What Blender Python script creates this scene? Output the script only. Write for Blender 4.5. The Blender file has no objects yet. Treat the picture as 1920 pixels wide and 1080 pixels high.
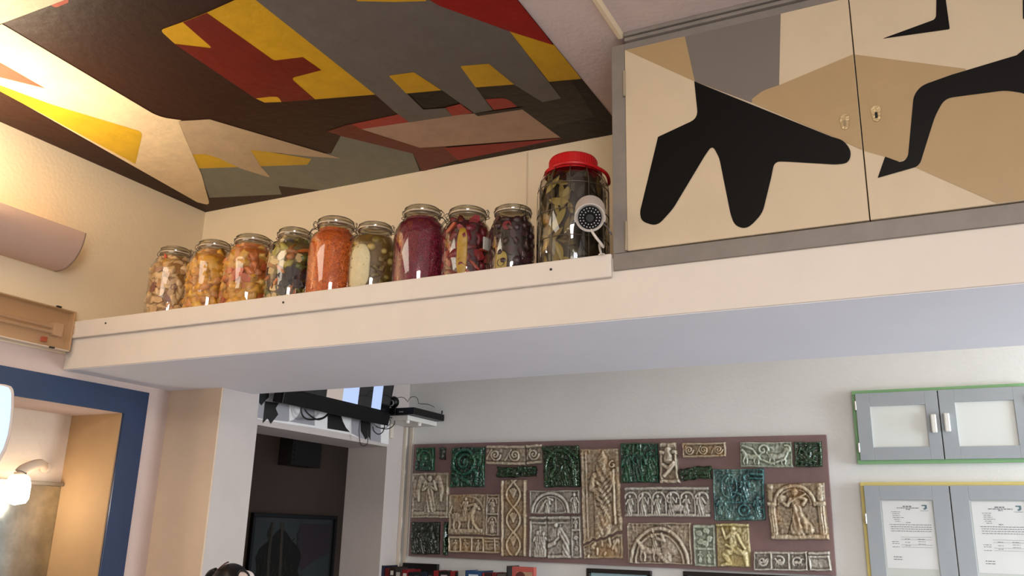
import bpy, bmesh, math, random
import numpy as np
from mathutils import Vector, Matrix, noise
random.seed(7); rng = np.random.default_rng(5)
S = bpy.context.scene; COL = S.collection
# ------------------------------------------------------------------ camera
FPX, YAW, PIT, ROL = 1604.46767, 0.470847621, 0.278604487, 0.0252740977
cy, sy, cp, sp = math.cos(YAW), math.sin(YAW), math.cos(PIT), math.sin(PIT)
FW = Vector((-sy*cp, cy*cp, sp)); RT = Vector((cy, sy, 0)); UP = RT.cross(FW)
cr, sr = math.cos(ROL), math.sin(ROL)
RT, UP = cr*RT + sr*UP, -sr*RT + cr*UP
EYE = Vector((0, 0, 1.5))
cam = bpy.data.cameras.new('camera'); cam.lens = FPX/1920*36; cam.sensor_width = 36; cam.clip_start = .02
co = bpy.data.objects.new('camera', cam); COL.objects.link(co)
m = Matrix((( RT.x, UP.x, -FW.x, EYE.x), (RT.y, UP.y, -FW.y, EYE.y), (RT.z, UP.z, -FW.z, EYE.z), (0, 0, 0, 1)))
co.matrix_world = m; S.camera = co
def at(px, py, ax, v):
    """world point where the photo's pixel meets the real plane axis=v"""
    d = FW*FPX + RT*(px-960) - UP*(py-540)
    return EYE + d*((v-EYE[ax])/d[ax])
# ------------------------------------------------------------------ world and light
S.view_settings.view_transform = 'Standard'; S.view_settings.look = 'None'
S.view_settings.gamma = 1; S.view_settings.use_curve_mapping = False
S.view_settings.exposure = 0.0
w = bpy.data.worlds.new('world'); S.world = w; w.use_nodes = True
w.node_tree.nodes['Background'].inputs[0].default_value = (.8, .85, 1, 1)
w.node_tree.nodes['Background'].inputs[1].default_value = .25
def area(name, loc, aim, sx, syz, power, col, spread=math.pi):
    l = bpy.data.lights.new(name, 'AREA'); l.shape = 'RECTANGLE'; l.size = sx; l.size_y = syz
    l.energy = power; l.color = col; l.spread = spread
    o = bpy.data.objects.new(name, l); COL.objects.link(o); o.location = loc
    o.rotation_euler = (Vector(aim)-Vector(loc)).to_track_quat('-Z', 'Y').to_euler(); return o
WARM = (1, .84, .60); COOL = (.84, .94, 1)
area('added_warm_fill_light', (.2, -.6, 3.0), (-.9, .9, 0), .9, .9, 74, (1, .94, .84))  # warm fill added out of view to brighten fascia and niche
area('window_light_right', (2.85, 3.9, 1.75), (-.2, 3.9, 1.75), 1.1, 1.3, 132, COOL)
area('added_cool_fill_light', (2.0, -2.8, 1.5), (-.6, 3.5, 1.9), 1.6, 1.5, 95, (.92, .95, 1))  # soft cool fill added behind the camera
area('sconce_tube_light', (-3.31, 1.62, 2.66), (-3.22, 1.62, 3.1), .08, .95, 28, WARM)
area('added_highlight_light', (-2.6, .35, 3.06), (-2.6, .37, 0), .9, 1.9, 26, (1, .90, .74))  # unseen panel added to give the jars their tall highlights
area('added_uplight_fill', (-3.31, -1.3, 2.66), (-3.22, -1.3, 3.1), .08, .75, 6, WARM)  # extra uplight added out of view for warm bounce
# ------------------------------------------------------------------ materials
def lin(h):
    h = h.lstrip('#'); c = [int(h[i:i+2], 16)/255 for i in (0, 2, 4)]
    return tuple(x/12.92 if x <= .04045 else ((x+.055)/1.055)**2.4 for x in c) + (1,)
MATS = {}
def mat(name, col, rough=.6, metal=0, bump=0, bscale=40, var=0, vscale=8, spec=.5, coat=0, emit=None, es=0):
    if name in MATS: return MATS[name]
    M = bpy.data.materials.new(name); M.use_nodes = True; N = M.node_tree.nodes; L = M.node_tree.links
    b = N['Principled BSDF']; c = lin(col) if isinstance(col, str) else col
    b.inputs['Base Color'].default_value = c; b.inputs['Roughness'].default_value = rough
    b.inputs['Metallic'].default_value = metal; b.inputs['Specular IOR Level'].default_value = spec
    b.inputs['Coat Weight'].default_value = coat
    if emit: b.inputs['Emission Color'].default_value = lin(emit); b.inputs['Emission Strength'].default_value = es
    if var or bump:
        tc = N.new('ShaderNodeTexCoord')
    if var:
        n = N.new('ShaderNodeTexNoise'); n.inputs['Scale'].default_value = vscale; n.inputs['Detail'].default_value = 6; n.inputs['Roughness'].default_value = .65
        L.new(tc.outputs['Object'], n.inputs['Vector'])
        r = N.new('ShaderNodeMapRange'); r.inputs[1].default_value = .3; r.inputs[2].default_value = .7; r.inputs[3].default_value = 1-var; r.inputs[4].default_value = 1+var
        L.new(n.outputs['Fac'], r.inputs[0])
        mx = N.new('ShaderNodeVectorMath'); mx.operation = 'SCALE'; mx.inputs[0].default_value = c[:3]
        L.new(r.outputs[0], mx.inputs['Scale']); L.new(mx.outputs[0], b.inputs['Base Color'])
    if bump:
        n2 = N.new('ShaderNodeTexNoise'); n2.inputs['Scale'].default_value = bscale; n2.inputs['Detail'].default_value = 4
        L.new(tc.outputs['Object'], n2.inputs['Vector'])
        bp = N.new('ShaderNodeBump'); bp.inputs['Strength'].default_value = bump; bp.inputs['Distance'].default_value = .01
        L.new(n2.outputs['Fac'], bp.inputs['Height']); L.new(bp.outputs[0], b.inputs['Normal'])
    MATS[name] = M; return M
def glassmat(name, tint, rough=.02, gl=1.0):
    if name in MATS: return MATS[name]
    M = bpy.data.materials.new(name); M.use_nodes = True; N = M.node_tree.nodes; L = M.node_tree.links
    N.remove(N['Principled BSDF']); out = N['Material Output']
    t = N.new('ShaderNodeBsdfTransparent'); t.inputs[0].default_value = lin(tint)
    g = N.new('ShaderNodeBsdfGlossy'); g.inputs['Roughness'].default_value = rough
    f = N.new('ShaderNodeFresnel'); ge = N.new('ShaderNodeNewGeometry'); mr_ = N.new('ShaderNodeMapRange'); mr_.inputs[3].default_value = 1.5; mr_.inputs[4].default_value = 1/1.5
    L.new(ge.outputs['Backfacing'], mr_.inputs[0]); L.new(mr_.outputs[0], f.inputs[0])
    mu = N.new('ShaderNodeMath'); mu.operation = 'MULTIPLY'; mu.inputs[1].default_value = gl; mu.use_clamp = True
    mx = N.new('ShaderNodeMixShader'); L.new(f.outputs[0], mu.inputs[0]); L.new(mu.outputs[0], mx.inputs[0])
    L.new(t.outputs[0], mx.inputs[1]); L.new(g.outputs[0], mx.inputs[2]); L.new(mx.outputs[0], out.inputs[0])
    MATS[name] = M; return M
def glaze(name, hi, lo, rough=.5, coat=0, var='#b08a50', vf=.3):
    """ceramic: shade of the recesses painted in as a darker colour, read from the attribute 'relief'"""
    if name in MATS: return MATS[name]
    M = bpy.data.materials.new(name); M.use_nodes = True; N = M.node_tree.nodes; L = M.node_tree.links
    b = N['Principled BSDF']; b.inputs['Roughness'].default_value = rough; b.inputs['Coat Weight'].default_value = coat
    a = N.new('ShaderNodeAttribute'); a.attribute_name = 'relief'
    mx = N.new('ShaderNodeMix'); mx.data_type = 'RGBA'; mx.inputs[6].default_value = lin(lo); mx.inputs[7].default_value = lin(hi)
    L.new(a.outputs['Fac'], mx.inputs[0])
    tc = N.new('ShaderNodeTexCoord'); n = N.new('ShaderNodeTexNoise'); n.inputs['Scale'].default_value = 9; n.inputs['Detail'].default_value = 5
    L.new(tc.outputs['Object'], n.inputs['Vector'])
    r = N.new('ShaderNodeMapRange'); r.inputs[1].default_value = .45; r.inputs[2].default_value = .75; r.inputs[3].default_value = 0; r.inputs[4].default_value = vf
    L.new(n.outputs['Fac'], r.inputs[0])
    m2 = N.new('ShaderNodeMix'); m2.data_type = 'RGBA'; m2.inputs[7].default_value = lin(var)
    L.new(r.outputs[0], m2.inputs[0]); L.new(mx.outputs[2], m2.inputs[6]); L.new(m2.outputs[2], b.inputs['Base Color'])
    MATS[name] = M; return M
# ------------------------------------------------------------------ mesh helpers
def tag(o, label=None, cat=None, group=None, kind=None):
    if label: o['label'] = label
    if cat: o['category'] = cat
    if group: o['group'] = group
    if kind: o['kind'] = kind
    return o
def link(name, me, mt=None, parent=None):
    if mt and not me.materials: me.materials.append(mt)
    o = bpy.data.objects.new(name, me); COL.objects.link(o)
    if parent: o.parent = parent; o.matrix_parent_inverse = parent.matrix_world.inverted() if False else Matrix.Translation(-Vector(parent.location))
    return o
def empty(name, loc, label, cat, group=None):
    o = bpy.data.objects.new(name, None); COL.objects.link(o); o.location = loc; o.empty_display_size = .05
    return tag(o, label, cat, group)
class MB:
    def __init__(s): s.v = []; s.f = []
    def add(s, vs, fs):
        n = len(s.v); s.v += [tuple(v) for v in vs]; s.f += [tuple(i+n for i in f) for f in fs]; return s
    def box(s, a, b):
        x0, y0, z0 = a; x1, y1, z1 = b
        return s.add([(x0,y0,z0),(x1,y0,z0),(x1,y1,z0),(x0,y1,z0),(x0,y0,z1),(x1,y0,z1),(x1,y1,z1),(x0,y1,z1)],
                     [(0,3,2,1),(4,5,6,7),(0,1,5,4),(1,2,6,5),(2,3,7,6),(3,0,4,7)])
    def hexa(s, p):   # 8 points, bottom ring then top ring
        return s.add(p, [(0,3,2,1),(4,5,6,7),(0,1,5,4),(1,2,6,5),(2,3,7,6),(3,0,4,7)])
    def prism(s, poly, d):  # polygon of 3-D points extruded by vector d
        n = len(poly); d = Vector(d); P = [Vector(p) for p in poly]
        return s.add(P+[p+d for p in P], [tuple(range(n))[::-1], tuple(range(n, 2*n))]+[(i, (i+1) % n, n+(i+1) % n, n+i) for i in range(n)])
    def face(s, poly): return s.add(poly, [tuple(range(len(poly)))])
    def lathe(s, prof, c=(0,0,0), seg=32, close=False):
        n = len(prof); vs = []; fs = []
        for k in range(seg):
            a = 2*math.pi*k/seg
            for r, z in prof: vs.append((c[0]+r*math.cos(a), c[1]+r*math.sin(a), c[2]+z))
        for k in range(seg):
            k2 = (k+1) % seg
            for i in range(n-1 if not close else n):
                j = (i+1) % n; fs.append((k*n+i, k2*n+i, k2*n+j, k*n+j))
        return s.add(vs, fs)
    def tube(s, pts, r, seg=6, cyc=False):
        pts = [Vector(p) for p in pts]; n = len(pts); vs = []; fs = []
        ref = Vector((0.13, .21, 1)).normalized()
        for i, p in enumerate(pts):
            a = pts[i-1] if (i or cyc) else p; b = pts[(i+1) % n] if (i < n-1 or cyc) else p
            t = (b-a).normalized(); u = t.cross(ref)
            if u.length < .05: u = t.cross(Vector((1,0,0)))
            u.normalize(); v = t.cross(u); rr = r[i] if isinstance(r, (list, tuple)) else r
            for k in range(seg):
                g = 2*math.pi*k/seg; vs.append(p+u*math.cos(g)*rr+v*math.sin(g)*rr)
        for i in range(n if cyc else n-1):
            j = (i+1) % n
            for k in range(seg): fs.append((i*seg+k, i*seg+(k+1) % seg, j*seg+(k+1) % seg, j*seg+k))
        if not cyc: fs += [tuple(range(seg))[::-1], tuple((n-1)*seg+k for k in range(seg))]
        return s.add(vs, fs)
    def mesh(s, name, smooth=False):
        me = bpy.data.meshes.new(name); me.from_pydata(s.v, [], s.f); me.validate()
        bm = bmesh.new(); bm.from_mesh(me); bmesh.ops.recalc_face_normals(bm, faces=bm.faces); bm.to_mesh(me); bm.free()
        if smooth:
            me.shade_smooth() if hasattr(me, 'shade_smooth') else None
            if smooth != True: me.set_sharp_from_angle(angle=smooth)
        return me
    def build(s, name, mt, parent=None, smooth=False, bevel=0):
        o = link(name, s.mesh(name, smooth), mt, parent)
        if bevel:
            b = o.modifiers.new('bevel', 'BEVEL'); b.width = bevel; b.segments = 2; b.limit_method = 'ANGLE'
        return o
def struct(name, mb, mt, parent=None, bevel=0, smooth=False):
    o = mb.build(name, mt, parent, smooth, bevel)
    if not parent: o['kind'] = 'structure'
    return o
def arc(c, r, a0, a1, n=12, plane='xz'):
    out = []
    for i in range(n+1):
        a = math.radians(a0+(a1-a0)*i/n); u, v = r*math.cos(a), r*math.sin(a)
        out.append(Vector(c)+(Vector((u,0,v)) if plane == 'xz' else Vector((0,u,v)) if plane == 'yz' else Vector((u,v,0))))
    return out
def spline(pts, n=6):
    pts = [Vector(p) for p in pts]; out = []
    P = [pts[0]]+pts+[pts[-1]]
    for i in range(1, len(P)-2):
        for k in range(n):
            t = k/n; a, b, c, d = P[i-1:i+3]
            out.append(.5*((2*b)+(c-a)*t+(2*a-5*b+4*c-d)*t*t+(3*b-a-3*c+d)*t**3))
    out.append(pts[-1]); return out
def rounded(pts):
    """corners given as (x,y,r) are rounded with radius ~r"""
    out = []; n = len(pts)
    for i, p in enumerate(pts):
        if len(p) == 2: out.append(Vector(p)); continue
        c = Vector(p[:2]); a = Vector(pts[i-1][:2]); b = Vector(pts[(i+1) % n][:2]); r = p[2]
        s = c+(a-c).normalized()*min(r, (a-c).length*.48); e = c+(b-c).normalized()*min(r, (b-c).length*.48)
        for k in range(7):
            t = k/6; out.append((1-t)**2*s+2*t*(1-t)*c+t*t*e)
    return out
def clip(poly, ax, v, keep):
    out = []; n = len(poly)
    for i in range(n):
        a, b = poly[i-1], poly[i]; ia = (a[ax]-v)*keep >= 0; ib = (b[ax]-v)*keep >= 0
        if ia != ib: t = (v-a[ax])/(b[ax]-a[ax]); out.append(a+(b-a)*t)
        if ib: out.append(b)
    return out
# ------------------------------------------------------------------ setting
D, B, XL, X1, ZC, ZB, ZT = 2.4, 4.588, -3.397, -3.053, 3.098, 2.132, 2.33
plaster = mat('plaster_cream', '#e8d5b6', .75, bump=.12, bscale=60, var=.03, vscale=3)
plaster_w = mat('plaster_white', '#dcdddc', .8, bump=.1, bscale=60, var=.03, vscale=3)
mauve = mat('paint_mauve', '#d2c0bb', .8, bump=.25, bscale=45, var=.04, vscale=5)
fl = mat('floor_tile', '#a3a2a6', .5, var=.1)
struct('floor', MB().box((-5.4, -3.1, -.1), (3.1, 7.1, 0)), fl)
struct('wall_right', MB().box((3.0, -3, 0), (3.1, 7, ZC)), plaster_w)
struct('wall_front', MB().box((-5.3, -3.1, 0), (3.1, -3.0, ZC)), plaster)
struct('wall_back', MB().box((X1-.3, B, 0), (3.0, B+.1, ZC)), plaster_w)
ceil = struct('ceiling', MB().box((-5.3, -3.1, ZC), (3.1, 7.1, ZC+.1)), mauve)
AY0, AY1, AZ0, AZ1, AX = 1.55, 2.734, .85, 1.988, -3.738     # alcove
ZM = 2.2
wl = MB().box((XL-.4, -3, ZM+.0002), (XL, 3.1, ZC))
wl2 = MB().box((XL-.4, -3, 0), (XL, AY0, ZM)).box((XL-.4, AY1, 0), (XL, 2.99, ZM)).box((XL-.4, AY0, AZ1), (XL, AY1, ZM)).box((XL-.4, AY0, 0), (XL, AY1, AZ0))
#.box((XL-.4, AY1, 0), (XL, 3.0, ZM)).box((XL-.4, -3, ZM+.0002), (XL, 3.063, ZC)).box((XL-.4, AY0, AZ1), (XL, AY1, ZC)).box((XL-.4, AY0, 0), (XL, AY1, AZ0))
struct('wall_left', wl, plaster); struct('wall_left_lower', wl2, mat('paint_left_lower', '#c6b0a7', .8, bump=.12, bscale=60, var=.03))
struct('wall_alcove', MB().box((XL-.45, AY0, AZ0), (AX, AY1, AZ1)), mat('alcove_paint', '#d8c6b4', .75, bump=.15))
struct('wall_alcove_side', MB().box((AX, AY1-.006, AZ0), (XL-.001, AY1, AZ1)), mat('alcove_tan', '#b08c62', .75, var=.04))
# nib and the wall with the doorway
DY0, DY1, DZ = 3.25, 4.375, 1.985
nb = MB().box((X1-.29, 3.0, 0), (X1, DY0, ZB-.0005)).box((X1-.29, DY1, 0), (X1, B, 3.06)).box((X1-.29, DY0, DZ), (X1, DY1, 3.06)).box((X1-.29, 3.2005, ZB-.0005), (X1, DY0, 3.06))
struct('wall_doorway', nb, mat('paint_doorway', '#bdb2ae', .8, bump=.1, bscale=60, var=.03))
struct('wall_nib', MB().box((XL-.4, 2.99, 0), (X1-.001, 3.0, ZB-.001)), mat('nib_paint', '#d0b8a0', .8, var=.03))
struct('wall_niche', MB().box((XL, 3.063, ZT), (3.0, 3.1, ZC)), mat('niche_paint', '#f3e0c2', .75, bump=.1, bscale=60, var=.02, vscale=3))
# small dark room beyond the doorway
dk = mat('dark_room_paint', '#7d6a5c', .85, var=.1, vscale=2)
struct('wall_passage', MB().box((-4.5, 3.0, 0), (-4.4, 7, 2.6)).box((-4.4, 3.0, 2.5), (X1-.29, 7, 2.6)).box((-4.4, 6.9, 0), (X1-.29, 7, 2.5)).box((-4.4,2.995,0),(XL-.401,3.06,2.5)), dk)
loft = struct('ceiling_loft', MB().box((XL, D, ZB), (3.0, 3.2, ZT)), mat('beam_paint', '#d9cfc5', .6, bump=.08, bscale=30, var=.03, vscale=4), bevel=.003)
MB().box((XL+.001, D+.004, ZB-.002), (3.0, 3.196, ZB-.0002)).build('soffit_tint', mat('soffit_cool_tint', '#e0dfe6', .7, bump=.06, bscale=20, var=.02, vscale=3), loft)  # cool light on the underside put into a thin tinted sheet
tr = struct('trim_1', MB().box((XL+.002, D-.016, 2.266), (-.872, D-.0005, 2.341)), mat('trim_paint', '#d9cfc5', .5, bump=.05, var=.02), bevel=.004)
for px, py in ((198, 606), (531, 567), (1033, 505)):
    p = at(px, py, 1, D-.017)
    pts = arc((p.x, D-.0185, p.z), .0042, 0, 360, 12)[:-1]
    MB().prism(pts, (0, .003, 0)).build('screw', mat('dark_screw', '#241a16', .4), tr)
# ceiling mural: flat paint areas
def paint(pts, col, lay, name='painted_shape', base=True):
    P = [at(p.x, p.y, 2, ZC) for p in rounded(pts)]
    P = clip(clip(clip(clip(P, 0, XL+.001, 1), 0, MX, -1), 1, 1.463, 1), 1, 3.062, -1)
    if len(P) < 3: return
    for p in P: p.z = ZC-.0012-.0006*lay
    MB().face(P).build(name, col, ceil)
MX = -1.055
pm = lambda n, h, r=.42: mat('mural_'+n, h, r, bump=.22, bscale=28, var=.10, vscale=11, spec=.22)
BR = pm('brown', '#2c130a', .5); BLK = pm('black', '#0c0807', .45); DB = pm('dark_brown', '#241a14')
YE = pm('yellow', '#c89a1c'); DR = pm('dark_red', '#6a170e'); GR = pm('grey', '#66605b'); SL = pm('slate', '#74776e')
RE = pm('red', '#8e1613'); PK = pm('rose_red', '#a03028'); BRR = pm('brown_red', '#662316'); TA = pm('taupe', '#b39480'); CR = pm('cream', '#dcc6a4'); BG = pm('beige', '#b8a286'); SA = pm('salmon', '#b5523f'); YL = pm('bright_yellow', '#c9a224')
def rect_paint(x0, x1, y0, y1, col, lay):
    MB().face([(x0, y0, ZC-.0012-.0006*lay), (x1, y0, ZC-.0012-.0006*lay), (x1, y1, ZC-.0012-.0006*lay), (x0, y1, ZC-.0012-.0006*lay)]).build('painted_shape', col, ceil)
rect_paint(XL, MX, 1.463, 3.062, BR, 0)
rect_paint(XL, MX, .2, 1.463, pm('pale_grey', '#cbbd9f'), 0)
P_ = paint
P_([(1040,100),(1086,147),(1146,214),(1146,256),(1051,262),(1000,250),(940,180)], BLK, 1)
P_([(892,162),(964,157),(1017,190),(1052,183),(1029,152),(1072,150),(1115,218),(1028,238),(978,203),(970,198),(925,204)], DB, 2)
P_([(762,173),(828,167),(863,193),(794,204)], BLK, 1)
P_([(363,289),(621,287),(639,254),(774,287),(787,321),(611,357),(522,348),(528,364),(393,370)], SL, 1)
P_([(360,288),(474,279),(584,297),(576,308),(371,315)], YL, 2)
P_([(335,226),(393,222.5),(641,296,8),(578,292),(470,280),(489,311),(509,333,9),(452,315),(407,294),(385,288),(361,288),(348,259)], BG, 3)
P_([(-200,-78),(0,41),(298,218,20),(341,224),(335,226),(348,259),(361,288),(378,326),(394,384,10),(370,378),(0,168),(-200,60)], CR, 4)
P_([(-150,86),(0,158),(93,193),(268,246,10),(254,306),(0,169),(-150,88)], YL, 5)
P_([(-100,70),(0,115),(85,164),(0,143),(-100,120)], SA, 5)
P_([(300,55,9),(342,40),(388,22),(464,-12),(467,-12),(704,176),(528,190),(496,191),(479,183),(327,80)], YE, 3)
P_([(343,40),(388,22.5),(514,112,5),(568,105.5),(603,130),(545,145,9),(590.6,184.7),(528,189.7),(522,180,5),(505,180),(479,183),(327,80.5),(399,89,8)], DR, 4)
P_([(440,-33),(482,0),(704,176),(740,208),(768,228),(848,216),(835,201),(794,204),(728.6,140,4),(776,133.5),(828,167),(890,211),(924,205),(892,162),(863,122.5,3),(916.5,117.6),(964,157),(1017,190),(1052.5,183),(955,56.5),(799,-4)], GR, 4)
P_([(669,-1),(670,0),(740,1.5),(799,0),(799,-6),(669,-6)], YE, 5)
P_([(799,-6),(823,8.5),(955,56.5),(1037,82.5),(976,0),(960,-20)], RE, 5)
P_([(954.7,56.5),(1040,83),(1090,146.5),(1029.5,152)], YE, 3)
P_([(728.6,140,4),(776,133.5),(828,167.4),(762,173.5)], YE, 5)
P_([(863,122,3),(916.5,117.6),(964,156.5),(892,162)], YE, 5)
P_([(655,233),(753,212),(768,227.6),(676.7,241.5)], PK, 2)
P_([(835.5,200),(863,193),(886,210),(848,215.5)], PK, 5)
P_([(910,185),(950,182,14),(970,198.6),(925.7,205)], PK, 3)
P_([(676,241.5),(768,227.8),(848,215.6),(977.6,203),(1051,257),(786.7,277)], TA, 2)
P_([(889,211),(979,199.5),(979,203.5),(896,216)], DB, 5)
P_([(613,245),(657,231,4),(677,241),(787,276),(836,273.5),(860,298),(792,321),(775,287),(640,254)], BRR, 3)
P_([(832,276),(1057,257.5),(860,299)], RE, 4)
P_([(84,-10),(130,-10),(128,4),(104,14,6),(92,6)], SA, 1)
# narrow bead in the plain ceiling by the cupboard, other reaches of the loft
struct('trim_2', MB().prism([(-.846, 2.385, ZC), (-.84, 2.385, ZC-.012), (-.826, 2.385, ZC-.014), (-.818, 2.385, ZC)], (0, -1.9, 0)), plaster, bevel=.002)
p = at(988, 330, 1, 3.063)
struct('trim_3', MB().tube(spline([(p.x, 3.06, ZC-.01), (p.x+.002, 3.06, 2.8), (p.x-.002, 3.06, 2.4)], 4), .0025), plaster)
# blue painted frame round the alcove
blue = mat('blue_gloss', '#09274c', .4, bump=.1, bscale=20, var=.12, vscale=6, coat=.2)
t = .012; fx = XL+t
struct('trim_4', MB().box((XL+.0005, AY0-.125, AZ1), (fx, AY1+.125, AZ1+.113)).box((XL+.0005, AY1, AZ0-.1), (fx, AY1+.125, AZ1)).box((XL+.0005, AY0-.125, AZ0-.1), (fx, AY0, AZ1)).box((XL+.0005, AY0, AZ0-.1), (fx, AY1, AZ0-.001)), blue)
# painted band over the doorway
wpaint = lambda pts, col, lay: MB().face([Vector((X1+.0008+.0006*lay, q.y, q.z)) for q in [at(470+p.x/4.8, 700+p.y/4.8, 0, X1) for p in rounded(pts)]]).build('painted_shape', col, bpy.data.objects['wall_doorway'])
WB = mat('wall_black', '#0b0a0c', .45); WG = mat('wall_grey', '#97949a', .7); WW = mat('wall_white', '#e2dfdf', .7)
wpaint([(70,150),(1260,150),(1240,640),(1170,625),(1080,605),(985,585),(890,550),(688,512),(575,490),(330,455),(60,410)], WW, 0)
wpaint([(75,180),(345,200),(345,432),(330,435),(200,420),(100,410),(60,400)], WG, 1)
wpaint([(430,300),(575,300),(575,472),(345,434)], WG, 1)
wpaint([(345,200),(455,210),(448,320),(425,380,20),(385,418,20),(345,432)], WW, 2)
wpaint([(905,300),(1170,350),(1170,625),(1080,605),(985,583),(905,540)], WG, 1)
wpaint([(80,150),(165,150),(160,215),(130,245),(92,290),(73,265)], WB, 3)
wpaint([(125,250),(252,268),(222,315),(245,370),(178,455),(148,405),(105,450),(118,330)], WB, 3)
wpaint([(695,200),(790,200),(815,395),(830,440),(855,490),(892,530),(688,497)], WB, 3)
wpaint([(985,300),(1080,300),(1075,602),(1058,570),(1030,597),(1008,555),(988,520)], WB, 3)
# ------------------------------------------------------------------ painted cupboard on the loft
cf = mat('cupboard_grey', '#7d756e', .5, bump=.15, bscale=25, var=.1, vscale=10)
dcr = mat('cupboard_cream', '#c6b397', .5, bump=.08, bscale=15, var=.03); dt = mat('cupboard_tan', '#a58a62', .5, var=.03); dg = mat('cupboard_mid_grey', '#6f665f', .5, var=.03); dk2 = mat('cupboard_black', '#070505', .5, spec=.15)
cb = empty('cupboard', (-.13, 2.7, ZT), 'wide grey-framed overhead cupboard with abstract cream, tan and black painted doors, on the loft beam', 'cupboard')
g = .004
MB().box((-.868, D-.008, 2.341), (-.822, 3.062, 3.069)).build('frame_post', cf, cb, bevel=.002)
MB().box((.574, D-.008, 2.341), (.62, 3.062, 3.069)).build('frame_post', cf, cb, bevel=.002)
MB().box((-.868, D-.008, 2.286), (.62, D-.0008, 2.3405)).build('bottom_rail', cf, cb, bevel=.002)
MB().box((-.8215, D-.008, 3.043), (.5735, D+.03, 3.069)).build('top_rail', cf, cb, bevel=.001)
MB().box((-.818, D-.022, 3.0695), (.62, D-.001, 3.082)).box((-.818, D-.03, 3.084), (.62, D-.001, ZC-.0005)).build('cornice', cf, cb, bevel=.002)
MB().box((-.8215, 3.0, 2.331), (.5735, 3.061, 3.042)).build('back_panel', cf, cb)
YD = D-.014
def door(x0, x1, shapes, side):
    d = MB().box((x0, YD, 2.343), (x1, D+.008, 3.041)).build('door', dcr, cb, bevel=.0015)
    for i, (pts, col) in enumerate(shapes):
        P = [at(q.x, q.y, 1, YD) for q in rounded(pts)]
        P = clip(clip(clip(clip(P, 0, x0+.001, 1), 0, x1-.001, -1), 2, 2.3445, 1), 2, 3.0395, -1)
        if len(P) < 3: continue
        for p in P: p.y = YD-.0005-.0004*i
        MB().face(P).build('painted_shape', col, d)
    return d
tanbig = [(1410,193),(1410,186),(1431,170,9),(1461,160),(1600,102),(1811,129),(1811,190),(1702,296,6),(1687,304,9),(1659,294),(1620,283),(1560,256)]
blackA = [(1302,153),(1309,222,16),(1234,257),(1200,398,6),(1203,415,10),(1232,425,16),(1262,392,10),(1322,292,6),(1336,272,12),(1349,297,8),(1370,402,8),(1378,424,12),(1402,430,18),(1430,400,14),(1447,330,8),(1452,303,16),(1476,303.5,8),(1567,309,8),(1592,306,14),(1597,283,14),(1581,263,10),(1560,257)]
dl = door(-.8195, -.1275, [([(1170,93),(1285,60),(1285,72),(1303,153)], dt), ([(1280,20),(1464,20),(1461,160),(1431,171,9),(1410,193),(1303,153),(1285,72)], dg), (tanbig, dt), (blackA, dk2)], 0)
blackB = [(2000,20),(1920,93,10),(1906,104),(1783,141),(1727,161,14),(1713,180,10),(1702.6,293,6),(1696,302,6),(1687,304),(1659.6,294),(1645.6,334),(1719,313,5),(1726,305,4),(1753,219,12),(1771,185,16),(1808,180),(1885,170,12),(1925,176,14),(1975,240,20),(2040,330,20),(2090,310,20),(2070,190,20),(2140,120,20),(2120,60,20)]
dr = door(-.1245, .5715, [(tanbig, dt), ([(1700,310),(1717,314.6),(1874.6,384),(1895,394),(2060,470),(2600,470),(2600,120),(1770,150)], dt), ([(1756,-25),(1755,36,8),(1654,73,4),(1781,55,3),(1770,-25)], dk2), (blackB, dk2), ([(1917,-80),(1918,35),(1945,55,10),(1985,20,10),(2000,-80)], dk2)], 1)
hin = mat('old_brass_paint', '#a79a84', .45, metal=.3)
for (py0, py1) in ((133, 180), (416, 470)):
    a = at(1174, py0, 1, YD); b = at(1176, py1, 1, YD)
    MB().tube([(-.8215, YD-.003, a.z), (-.8215, YD-.003, b.z)], .0045, 8).build('hinge', hin, dl, smooth=.6)
def keyhole(px, py, door_, hole):
    c = at(px, py, 1, YD)
    o = MB().prism(arc((c.x, YD-.0008, c.z+.012), .014, -20, 200, 10)+arc((c.x, YD-.0008, c.z-.014), .0105, 180, 360, 8), (0, -.003, 0)).build('keyhole_plate', mat('keyplate', '#b39c74', .4, metal=.4, bump=.3, bscale=90), door_, smooth=.5, bevel=.0008)
    MB().box((c.x-.0035, YD-.005, c.z-.014), (c.x+.0035, YD-.0035, c.z+.004)).build('keyhole', mat('hole_black', '#050404', .8) if hole else mat('keyplate_dark', '#8a7858', .5), door_)
keyhole(1584, 229, dl, False); keyhole(1643, 214, dr, True)
# ------------------------------------------------------------------ preserving jars
glass = glassmat('jar_glass', '#fafaf6', .03, 2.2); lidglass = glassmat('jar_lid_glass', '#eeece0', .08, 3.2)
wire = mat('clasp_wire', '#a39a8c', .32, metal=.8); wired = mat('clasp_dark', '#5b5146', .35, metal=.8); gask = mat('gasket', '#c9b7a4', .6)
def ico(sub, seedv, amp, fr, sc=(1, 1, 1)):
    bm = bmesh.new(); bmesh.ops.create_icosphere(bm, subdivisions=sub, radius=1)
    for v in bm.verts:
        n = noise.noise(v.co*fr+Vector((seedv, seedv*2, 3)))
        v.co = Vector((v.co.x*sc[0], v.co.y*sc[1], v.co.z*sc[2]))*(1+amp*n)
    me = bpy.data.meshes.new('piece'); bm.to_mesh(me); bm.free(); me.shade_smooth(); return me
def slab(seedv, L, W, T):
    r = random.Random(seedv); pts = []
    n = 7
    for k in range(n):
        a = 2*math.pi*k/n; q = .75+.4*r.random(); pts.append((L*q*math.cos(a), -T, W*q*math.sin(a)))
    mb = MB().prism(pts, (0, 2*T, 0)); return mb.mesh('piece')
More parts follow.
